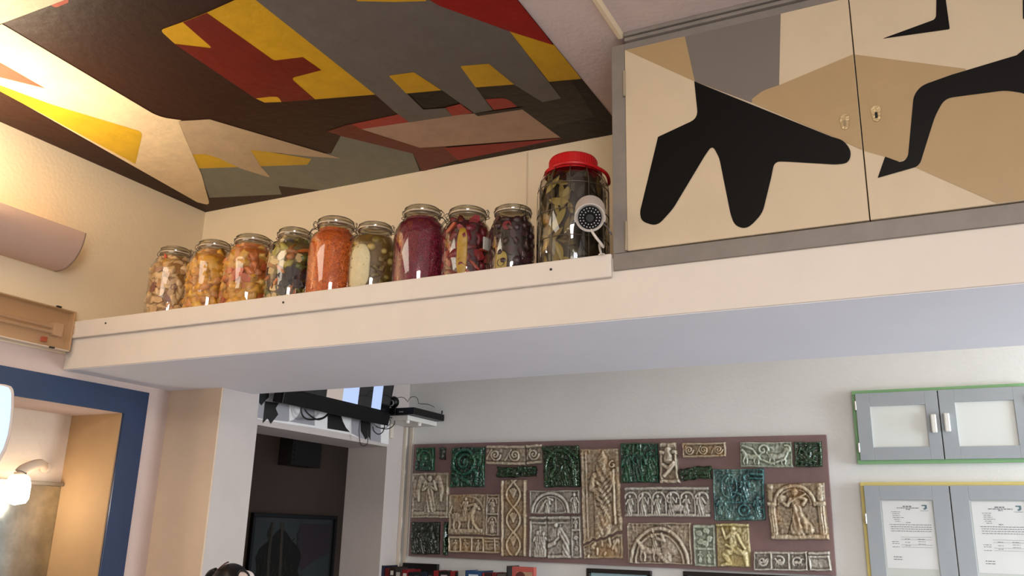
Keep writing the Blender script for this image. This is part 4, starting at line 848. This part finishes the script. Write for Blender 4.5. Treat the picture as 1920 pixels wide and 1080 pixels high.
def d24(f):
    W, H = f.W, f.H; f.seg([(0, H*.97), (W, H*.97)], W*.06, .8); f.seg([(W*.52, H*.72), (W*.5, H*.4)], [W*.15, W*.12], .95); f.blob(W*.52, H*.87, W*.09, H*.065, 1.1)
    f.seg([(W*.42, H*.72), (W*.3, H*.64), (W*.2, H*.88)], [W*.06, W*.05, W*.04], 1); f.seg([(W*.65, H*.72), (W*.75, H*.55), (W*.85, H*.42)], [W*.06, W*.05, W*.04], 1)
    f.seg([(W*.5, H*.4), (W*.25, H*.28), (W*.4, H*.08), (W*.15, H*.04)], [W*.12, W*.1, W*.07, W*.05], .95); f.seg([(W*.55, H*.4), (W*.85, H*.3), (W*.9, H*.05)], [W*.12, W*.1, W*.06], .95); f.folds(W*.5, H*.35, W*.3, H*.1, 3, .8)
    f.seg([(W*.3, H*.5), (W*.7, H*.34)], W*.05, .9)
def d25(f):
    W, H = f.W, f.H; f.ring(W*.48, H*.62, W*.34, W*.035, .9, 0, 180, .95); f.ring(W*.48, H*.62, W*.28, W*.02, .5, 0, 180, .95)
    for x in (.08, .92): f.seg([(W*x, H*.6), (W*x, H*.1)], W*.065, .85); f.seg([(W*(x-.06), H*.63), (W*(x+.06), H*.63)], W*.04, 1); f.seg([(W*x, H*.95), (W*x, H*.7)], W*.05, .6)
    for x in (.06, .1, .9, .94): f.groove([(W*x, H*.58), (W*x, H*.12)], W*.008, .3)
    f.seg([(0, H*.05), (W, H*.05)], H*.05, .9); f.person(W*.5, H*.1, H*.82, 0, 0, 1, h=1.05); f.seg([(W*.56, H*.45), (W*.68, H*.18)], [W*.05, W*.1], .9); f.folds(W*.6, H*.25, W*.15, H*.15, 3)
    f.blob(W*.27, H*.72, W*.09, H*.085, .9); f.seg([(W*.32, H*.6), (W*.5, H*.72), (W*.68, H*.8)], W*.022, 1.1); f.seg([(W*.42, H*.72), (W*.36, H*.6), (W*.3, H*.64)], W*.035, 1.1); f.seg([(W*.58, H*.74), (W*.68, H*.7), (W*.62, H*.62)], W*.035, 1.1); f.groove([(W*.3, H*.1), (W*.4, H*.35), (W*.45, H*.6)], W*.008, .8)
def d26(f):
    W, H = f.W, f.H; f.seg([(0, H*.04), (W, H*.04)], H*.08, .9); f.seg([(0, H*.94), (W, H*.94)], H*.08, .8)
    for i in range(4): f.seg([(W*(.01+i*.325), 0), (W*(.01+i*.325), H)], W*.02, .8)
    for i in range(3): x = W*(.17+.325*i); f.spiral(x, H*.5, H*.28, H*.06, i*2, 1.1, -1); f.beast(x, H*.25, H*.4, (-1)**i, .9)
def d26b(f): W, H = f.W, f.H; f.seg([(0, H*.9), (W, H*.9)], H*.08, .9); f.seg([(0, H*.72), (W, H*.72)], H*.06, .8); f.seg([(0, H*.04), (W, H*.04)], H*.07, .9); f.seg([(W*.06, H*.7), (W*.06, 0)], W*.05, .6); f.seg([(W*.95, H*.7), (W*.95, 0)], W*.05, .6)
def crack_low(X_, Z_, u, v, W, H):   # jagged lower edge of the bishop slab
    off = np.interp(u, [0, .25, .5, .7, 1], [0, .022, .020, .030, .045])+.003*np.sin(u*31); return X_, Z_+off*(1-v)
def crack_top(X_, Z_, u, v, W, H):
    off = np.interp(u, [0, .25, .5, .7, 1], [0, .022, .020, .030, .045])+.003*np.sin(u*31); return X_, Z_+off*v-.004*v
T = tile
T([(120,150),(248,150),(245,320),(112,320)],A,'green','small green glazed tile with a head under an arch, top left corner of the board',d1,sd=1)
T([(285,150),(328,150),(325,238),(285,238)],A,'dark','tiny dark green spool-shaped piece between the two top left green tiles',d2,sd=2)
T([(372,150),(612,145),(606,435),(360,438)],A,'green','large green glazed tile with a ring medallion, near the top left',d3,sd=3,depth=.016)
T([(625,135),(905,133),(908,282),(622,275)],A,'cream','pale scrollwork frieze, longer left piece, right of the green ring tile',d4,sd=4)
T([(911,130),(1022,125),(1027,268),(917,277)],A,'cream','broken-off right piece of the pale scrollwork frieze, beside the dark green arch tile',d4,sd=5)
T([(700,290),(985,288),(985,362),(695,368)],A,'deepgreen','narrow dark green rough strip just below the scrollwork frieze',d5,sd=6,wob=.003)
T([(1030,138),(1290,133),(1305,435),(1040,440)],A,'deepgreen','dark green tile with branching arch, left of the bishop slab',d6,sd=7,depth=.018)
T([(1305,162),(1578,158),(1608,812),(1325,855)],A,'ochre','tall cream slab of a robed bishop with a crook, tallest tile on the board',d7,sd=8,depth=.018,edge=crack_low)
T([(1325,862),(1608,820),(1612,955),(1330,955)],A,'ochre','broken-off cream foot piece under the bishop slab',d7b,sd=9,edge=crack_top)
T([(92,335),(352,328),(350,662),(82,662)],A,'cream','pale tile with a winged robed figure, left edge below the small green head tile',d8,sd=10)
T([(357,488),(622,485),(615,785),(348,780)],A,'ochre','ochre-stained cream tile of a rider on an animal, below the green ring tile',d9,sd=11)
T([(628,488),(724,488),(716,792),(618,790)],A,'cream','narrow cream tile with two small arched figures, right of the rider tile',d9b,sd=12)
T([(352,788),(720,797),(720,918),(352,910)],A,'ochre','low cream frieze with three squatting figures, under the rider tile',d9c,sd=13)
T([(733,385),(915,382),(915,938),(733,938)],A,'ochre','tall narrow cream tile with three twined vine loops',d10,sd=14)
T([(938,462),(1300,458),(1303,632),(940,632)],A,'white','pale tile with figures beneath a round arch, under the dark green arch tile',d11,sd=15)
T([(935,645),(1064,645),(1061,950),(930,945)],A,'white','pale narrow tile with two small standing figures, right of the vine tile',d12,sd=16)
T([(1068,643),(1234,643),(1237,955),(1067,955)],A,'white','pale tile with a figure bending forward, below the arch tile',d12b,sd=17)
T([(1238,643),(1305,643),(1316,952),(1241,952)],A,'white','slim pale column tile with figure and scrolls, left of the bishop slab',d12c,sd=18)
T([(80,690),(285,690),(282,925),(75,925)],A,'dark','nearly black green tile with crowded figures, bottom left corner of the board',d13,sd=19)
T([(315,690),(345,690),(340,930),(308,930)],A,'deepgreen','very narrow upright dark green strip, left of the low three-figure frieze',d2,sd=20)
T([(90,118),(358,118),(368,405),(95,408)],Bo,'green','green tile with standing figures, right of the bishop slab at the top',d14,sd=21,depth=.016)
T([(372,115),(492,112),(520,408),(375,412)],Bo,'cream','small cream capital with a crouching figure, top middle beside the green figures tile',d15,sd=22,depth=.02)
T([(535,118),(850,112),(855,218),(540,228)],Bo,'ochre','short cream frieze alone at the top right of centre',d16,sd=23)
T([(515,300),(745,280),(750,375),(525,390)],Bo,'deepgreen','dark green lattice strip under the short cream frieze',d5,sd=24,wob=.003)
T([(755,308),(1125,303),(1137,680),(768,680)],Bo,'teal','large square blue-green tile crowded with figures',d18,sd=25,depth=.015)
T([(952,112),(1328,110),(1340,295),(957,292)],Bo,'sage','pale grey-green tile of two curling beasts, top right beside the small dark green tile',d19,sd=26)
T([(1345,110),(1545,108),(1552,292),(1350,292)],Bo,'deepgreen','small dark green square tile at the top right corner of the board',d20,sd=27)
T([(118,435),(730,432),(742,655),(122,652)],Bo,'white','long pale frieze with a row of figures under small arches, left of the blue-green tile',d21,sd=28)
T([(137,695),(595,695),(612,1000),(145,988)],Bo,'cream','wide pale tile of a rider on a beast under a broad arch, bottom middle',d22,sd=29,depth=.018)
T([(612,708),(772,708),(782,1015),(625,1010)],Bo,'sage','narrow grey-green tile with curls above two figures, bottom, right of the broad arch tile',d23,sd=30)
T([(780,697),(1018,700),(1033,1018),(790,1012)],Bo,'yellowish','yellowish cream tile with a kneeling muscular figure, below the blue-green tile',d24,sd=31,depth=.018)
T([(1135,412),(1560,405),(1600,820),(1180,818)],Bo,'ochre','large ochre and cream tile of a fiddler under an arch between columns, right end',d25,sd=32,depth=.018)
T([(1052,902),(1440,902),(1450,1045),(1055,1042)],Bo,'white','low pale frieze of three beast panels at the bottom right',d26,sd=33)
T([(1442,902),(1600,900),(1618,1045),(1455,1045)],Bo,'white','plain moulded pale end block at the bottom right corner of the board',d26b,sd=34)
# ------------------------------------------------------------------ wall cupboards at the right
cg = mat('door_grey', '#9ba2a8', .45, var=.03); wpn = mat('panel_white', '#d9dedc', .35)
def wall_cab(px, edge_col, name, label, handles, papers, zbot=None, hpx=()):
    (l, t_, m_, b_) = px; YF = B-.03
    a = at(l, t_, 1, YF); c_ = at(m_, t_, 1, YF); bz = zbot if zbot else at(l+12, b_, 1, YF).z
    x0, xm, z1, z0 = a.x, c_.x, a.z, bz; x1 = 2*xm-x0; fwid = .021
    e = empty(name, ((x0+x1)/2, B, z0), label, 'cupboard')
    MB().box((x0, YF+.004, z1-fwid), (x1, B-.001, z1)).box((x0, YF+.004, z0), (x1, B-.001, z0+fwid)).box((x0, YF+.004, z0+fwid), (x0+fwid, B-.001, z1-fwid)).box((x1-fwid, YF+.004, z0+fwid), (x1, B-.001, z1-fwid)).build('frame', edge_col, e, bevel=.002)
    for k, (xa, xb) in enumerate(((x0+fwid*.8, xm-.0025), (xm+.0025, x1-fwid*.8))):
        za, zb = z0+fwid*.8, z1-fwid*.8; ix0, ix1, iz0, iz1 = papers[k]
        d = MB().box((xa, YF-.012, za), (ix0, YF+.003, zb)).box((ix1, YF-.012, za), (xb, YF+.003, zb)).box((ix0, YF-.012, za), (ix1, YF+.003, iz0)).box((ix0, YF-.012, iz1), (ix1, YF+.003, zb)).build('door', cg, e, bevel=.0012)
        MB().box((ix0, YF-.003, iz0), (ix1, YF+.003, iz1)).build('panel', wpn, d)
        yield e, d, xa, xb, za, zb, YF, papers[k]
def pap(q, YF):
    P = [at(a, b, 1, YF) for a, b in q]; return (P[0].x, P[1].x, P[1].z, P[0].z)
YF = B-.042
g_m = mat('edge_green', '#7fae7c', .5, var=.06); y_m = mat('edge_yellow', '#d3c378', .5, var=.06); chrome = mat('chrome', '#b9b9b2', .2, metal=1)
green_p = [pap(((1631,762),(1743,837)), YF), pap(((1790,754),(1912,835)), YF)]
for k, (e, d, xa, xb, za, zb, yf_, pp) in enumerate(wall_cab((1596, 733, 1757, 870), g_m, 'wall_cupboard', 'small two-door grey wall cupboard with green edge and white panels', True, green_p)):
    h = at(1751, 794, 1, yf_-.02) if k == 0 else at(1776, 792, 1, yf_-.02)
    MB().box((h.x-.0125, yf_-.032, h.z-.044), (h.x+.0125, yf_-.013, h.z+.044)).build('handle', mat('handle_white', '#e2e2de', .35), d, bevel=.006)
    hx = xa-.003 if k == 0 else xb+.003
    for z in (za+.06, zb-.06): MB().tube([(hx, yf_-.014, z-.022), (hx, yf_-.014, z+.022)], .0055, 8).build('hinge', chrome, d, smooth=.6)
yp0 = pap(((1650,937),(1757,1080)), YF); yp1 = pap(((1815,939),(1940,1080)), YF)
yel_p = [(yp0[0], yp0[1]+.015, .98, yp0[3]), (yp1[0]+.005, yp1[0]+.005+(yp0[1]-yp0[0])+.02, .98, yp0[3]+.0)]
ink = mat('print_ink', '#6c7079', .6); inkb = mat('print_blue', '#5a7f8c', .6)
pr = mat('paper_white', '#f2f3f6', .5, var=.02)
R = random.Random(12)
for k, (e, d, xa, xb, za, zb, yf_, pp) in enumerate(wall_cab((1612, 904, 1778.5, 0), y_m, 'wall_cupboard', 'tall two-door grey wall cupboard with yellow edge and printed notices behind its panes', False, yel_p, zbot=.9)):
    ix0, ix1, iz0, iz1 = pp; w_ = ix1-ix0-.012; x0 = ix0+.006; yy = yf_-.0045; tp = iz1-.006
    sh_ = MB().box((x0, yy, iz1-.006-w_*1.414), (x0+w_, yy+.0008, tp)).build('printed_notice', pr, d); sh_['label'] = 'white printed sheet behind the pane'
    pm_ = MB()
    def bar(u0, u1, v, th=.0016): pm_.box((x0+w_*u0, yy-.0007, tp-w_*v-th/2), (x0+w_*u1, yy-.0002, tp-w_*v+th/2))
    def words(u0, u1, v, th=.0018):
        u = u0
        while u < u1: wl_ = R.uniform(.02, .07); bar(u, min(u1, u+wl_), v, th); u += wl_+.012
    words(.42, .60, .11, .005); words(.30, .74, .145, .0035); words(.48, .56, .175, .004)
    for i, (u0, u1) in enumerate(((.18,.36),(.20,.34),(.2,.36),(.2,.42),(.22,.34),(.24,.34))): words(u0, u1, .23+.04*i, .0022); 
    words(.46, .54, .455, .0035)
    for i in range(4): words(.12+.02*(i > 0), .95, .50+.045*i, .0025)
    for i in range(4): bar(.32, .93, .76+.05*i+(.06 if i > 1 else 0), .001)
    for i in range(3): words(.14, .28, .86+.04*i+(.03 if i > 1 else 0), .0022); words(.4, .5, .8+.07*i, .002); words(.66, .8, .8+.05*i, .002)
    for i in range(2): words(.14, .32, 1.18+.05*i, .003)
    o = pm_.build('print_lines', ink, sh_); o['kind'] = 'stuff'
    lg = MB().prism([(x0+w_*a, yy-.0002, tp-w_*b) for a, b in ((.80,.075),(.90,.075),(.90,.15),(.87,.175),(.83,.175),(.83,.15),(.86,.14),(.86,.10),(.80,.10))], (0, -.0006, 0)).build('emblem', inkb, sh_)
    MB().box((x0+w_*.76, yy-.0007, tp-w_*.205), (x0+w_*.92, yy-.0002, tp-w_*.197)).build('emblem_bar', inkb, sh_)
    MB().box((ix0, yf_-.0095, iz0), (ix1, yf_-.008, iz1)).build('pane', glassmat('pane_glass', '#fdfefe', .04, .9), d)
    hx = xa-.003 if k == 0 else xb+.003
    for z in (zb-.155, za+.12): MB().tube([(hx, yf_-.014, z-.022), (hx, yf_-.014, z+.022)], .0055, 8).build('hinge', chrome, d, smooth=.6)
# ------------------------------------------------------------------ bottom edge: books, frames, figurine
bs = MB().box((-3.02, B-.24, 1.02), (-1.9, B-.001, 1.045)).build('book_shelf', mat('shelf_wood', '#b9aea2', .5), bevel=.002); tag(bs, 'narrow pale wall shelf under the left half of the relief board, holding the books', 'shelf')
ZS = 1.0455; page = mat('pages', '#cfc8bc', .8)
def book(px0, px1, ytop, col, label, depth=.14, yb=B-.19, spine=None, cat='book', inner=None):
    a = at(px0, ytop, 1, yb); b = at(px1, ytop, 1, yb); t_ = .0025
    e = empty('book', ((a.x+b.x)/2, yb+depth/2, ZS), label, cat, 'books on the wall shelf'); z1 = (a.z+b.z)/2; x0, x1 = a.x+.0006, b.x-.0006
    cm = mat('cover_'+col.strip('#'), tuple(x*.55 for x in lin(col)[:3])+(1,), .45, var=.08, vscale=20)
    MB().box((x0, yb, ZS), (x1, yb+t_, z1)).box((x0, yb+t_, ZS), (x0+t_, yb+depth, z1)).box((x1-t_, yb+t_, ZS), (x1, yb+depth, z1)).build('cover', cm, e, bevel=.0008)
    MB().box((x0+t_, yb+t_, ZS+.003), (x1-t_, yb+depth-.004, z1-.004)).build('page_block', page, e)
    if spine: MB().box((x0+(x1-x0)*.2, yb-.0008, z1-.045), (x0+(x1-x0)*.8, yb-.0002, z1-.02)).build('title_band', mat('band_'+spine.strip('#'), spine, .5), e)
BK = [(703,721,1060,'#14203f','navy blue book, leftmost on the shelf','#26395f'),(722,730,1065,'#7d1f1c','thin dark red book beside the navy one',None),(731,740,1063,'#3a2623','dark brown book with pale top edge','#c9c2b8'),
      (741,753,1066,'#4a4442','grey-brown book left of the red-banded one','#a9a39c'),(754,765,1068,'#a3222a','crimson book with a pale band, in front of the black upright case','#c9beb4'),(766,774,1073,'#222026','short black book left of the lettered dark book','#8f8d92'),
      (775,790,1073,'#23272b','dark book with grey lettering band','#9a9c9e'),(791,801,1074,'#1d2b45','dark blue short book beside the grey-lettered one',None),(802,812,1072,'#191718','black book before the bright red one','#5c5c62'),
      (813,822,1070,'#b3282c','bright red book left of the black and red group',None),(823,843,1071,'#1a1316','wide black book with red-white band','#a8a0a2'),(844,853,1071,'#a62828','red book right of the wide black one',None),
      (854,858,1073,'#151314','very thin black book beside the white-spined one',None),(859,872,1070,'#d6d3cd','white-spined book beside the very thin black one',None),(873,903,1070,'#2f5f96','wide light and dark blue book','#c4d2dc'),
      (904,908,1074,'#ab3a34','thin red book right of the blue one',None),(909,921,1075,'#3c1d1f','dark maroon book right of the thin red one','#7a2b2b'),(922,931,1074,'#8b2226','red book at the right end of the row',None),(932,948,1076,'#6a615c','low taupe book before the gap','#9c9288')]
for i, (a, b, y, c_, l, s_) in enumerate(BK): book(a, b, y, c_, l, spine=s_)
a = at(755, 1055, 1, B-.045); b = at(820, 1058, 1, B-.045)
tag(MB().box((a.x, B-.045, ZS), (b.x, B-.02, (a.z+b.z)/2)).build('picture_case', mat('case_black', '#0c0a0b', .4), bevel=.002), 'flat black upright case standing behind the books', 'case')
a = at(950, 1061, 1, B-.19); tag(MB().box((a.x, B-.19, ZS), (a.x+.008, B-.05, a.z)).box((a.x+.008, B-.1, ZS), (a.x+.05, B-.05, ZS+.002)).build('bookend', bf), 'thin black metal bookend left of the pink-red picture book', 'bookend')
a = at(960, 1062, 1, B-.2); b = at(1002, 1062, 1, B-.2); e = empty('picture_book', ((a.x+b.x)/2, B-.17, ZS), 'pink-red framed cover with a pale portrait, standing right of the bookend', 'book')
MB().box((a.x, B-.2, ZS), (b.x, B-.17, a.z)).build('cover', mat('cover_pink', '#b4544c', .45, var=.08), e, bevel=.003)
MB().box((a.x+.03, B-.2012, ZS+.02), (b.x-.012, B-.2002, a.z-.026)).build('cover_picture', mat('cover_inner', '#a88a6c', .5, var=.3, vscale=30), e)
c0 = Vector(((a.x+b.x)/2-.015, B-.2018, a.z-.055)); MB().prism(arc(c0, .03, 0, 180, 10)+[c0+Vector((-.03, 0, -.2)), c0+Vector((.03, 0, -.2))], (0, .0004, 0)).build('cover_portrait', mat('cover_face', '#5c2c28', .5), e)
for k, (pa, pb, lab) in enumerate((((1099,1066),(1220,1070),'smaller black-framed picture with pale blue image, below the board centre'), ((1280,1071),(1592,1080),'wide black-framed picture with bluish image, below the right half of the board'))):
    a = at(*pa, 1, B-.028); b = at(*pb, 1, B-.028); zt_ = (a.z+b.z)/2 if k == 0 else a.z; e = empty('framed_picture', ((a.x+b.x)/2, B-.02, zt_-.45), lab, 'picture'); q_ = .022; z0 = zt_-.45
    MB().box((a.x, B-.028, zt_-q_), (b.x, B-.001, zt_)).box((a.x, B-.028, z0), (b.x, B-.001, z0+q_)).box((a.x, B-.028, z0+q_), (a.x+q_, B-.001, zt_-q_)).box((b.x-q_, B-.028, z0+q_), (b.x, B-.001, zt_-q_)).build('frame', bf, e, bevel=.003)
    MB().box((a.x+q_, B-.012, z0+q_), (b.x-q_, B-.001, zt_-q_)).build('picture_sheet', mat('sheet_blue%d' % k, '#8fb0b8' if k == 0 else '#a9bccb', .35, var=.25, vscale=6, coat=.3), e)
# black-and-white figurine on a plinth before the pillar
fy = 2.55; c0 = at(432, 1100, 1, fy); e = empty('figurine', (c0.x, fy, 1.08), 'glossy black rounded figurine head with a pale oval face patch, in front of the pillar', 'figurine')
gb = mat('gloss_black', '#060505', .4, spec=.3)
tp = at(432, 1056, 1, fy); rad = .075
me = ico(4, 2, .06, 1.2, (rad, rad*.95, rad*1.0)); o = link('head', me, gb, e); o.location = (0, 0, tp.z-rad-1.08)
hz = tp.z-rad
MB().lathe([(0, -.22), (.07, -.22), (.085, -.2), (.075, -.1), (.05, -.05), (.045, 0)], (c0.x, fy, hz), 24).build('body', gb, e, smooth=.6)
ea = [at(405, 1070, 1, fy), at(396, 1074, 1, fy), at(389, 1082, 1, fy), at(386, 1092, 1, fy), at(390, 1104, 1, fy)]
MB().tube(spline(ea, 4), .012, 8).build('ear', gb, e, smooth=True)
hr = spline([at(404, 1073, 1, fy-.03), at(413, 1064, 1, fy-.05), at(422, 1057, 1, fy-.04), at(428, 1054, 1, fy-.01)], 4)
MB().tube(hr, .003, 6).build('hair_band', mat('band_brown', '#4a2c2a', .5), e, smooth=True)
fc = at(452, 1084, 1, fy-.075); u = Vector((1, 0, 0))
pts = [fc+Vector((.028*math.cos(t_), .012*abs(math.cos(t_)), .026*math.sin(t_))) for t_ in [2*math.pi*k/20 for k in range(20)]]
MB().prism(pts, (0, .03, 0)).build('face_patch', mat('patch_pale', '#c9bab6', .4), e, smooth=.6, bevel=.004)
MB().tube(pts, .004, 6, True).build('face_rim', gb, e, smooth=True)
pl_ = MB().box((c0.x-.14, fy-.14, 0), (c0.x+.14, fy+.14, 1.04)).box((c0.x-.16, fy-.16, 1.04), (c0.x+.16, fy+.16, hz-.2205)).build('plinth', plaster_w, bevel=.004); tag(pl_, 'white plinth carrying the black figurine, below the picture edge', 'plinth')
e.location.z = hz-.22
for ch in e.children:
    ch.matrix_parent_inverse = Matrix.Translation(-Vector(e.location)) if ch.name.split('.')[0] != 'head' else Matrix()
    if ch.name.split('.')[0] == 'head': ch.location = (0, 0, .22)
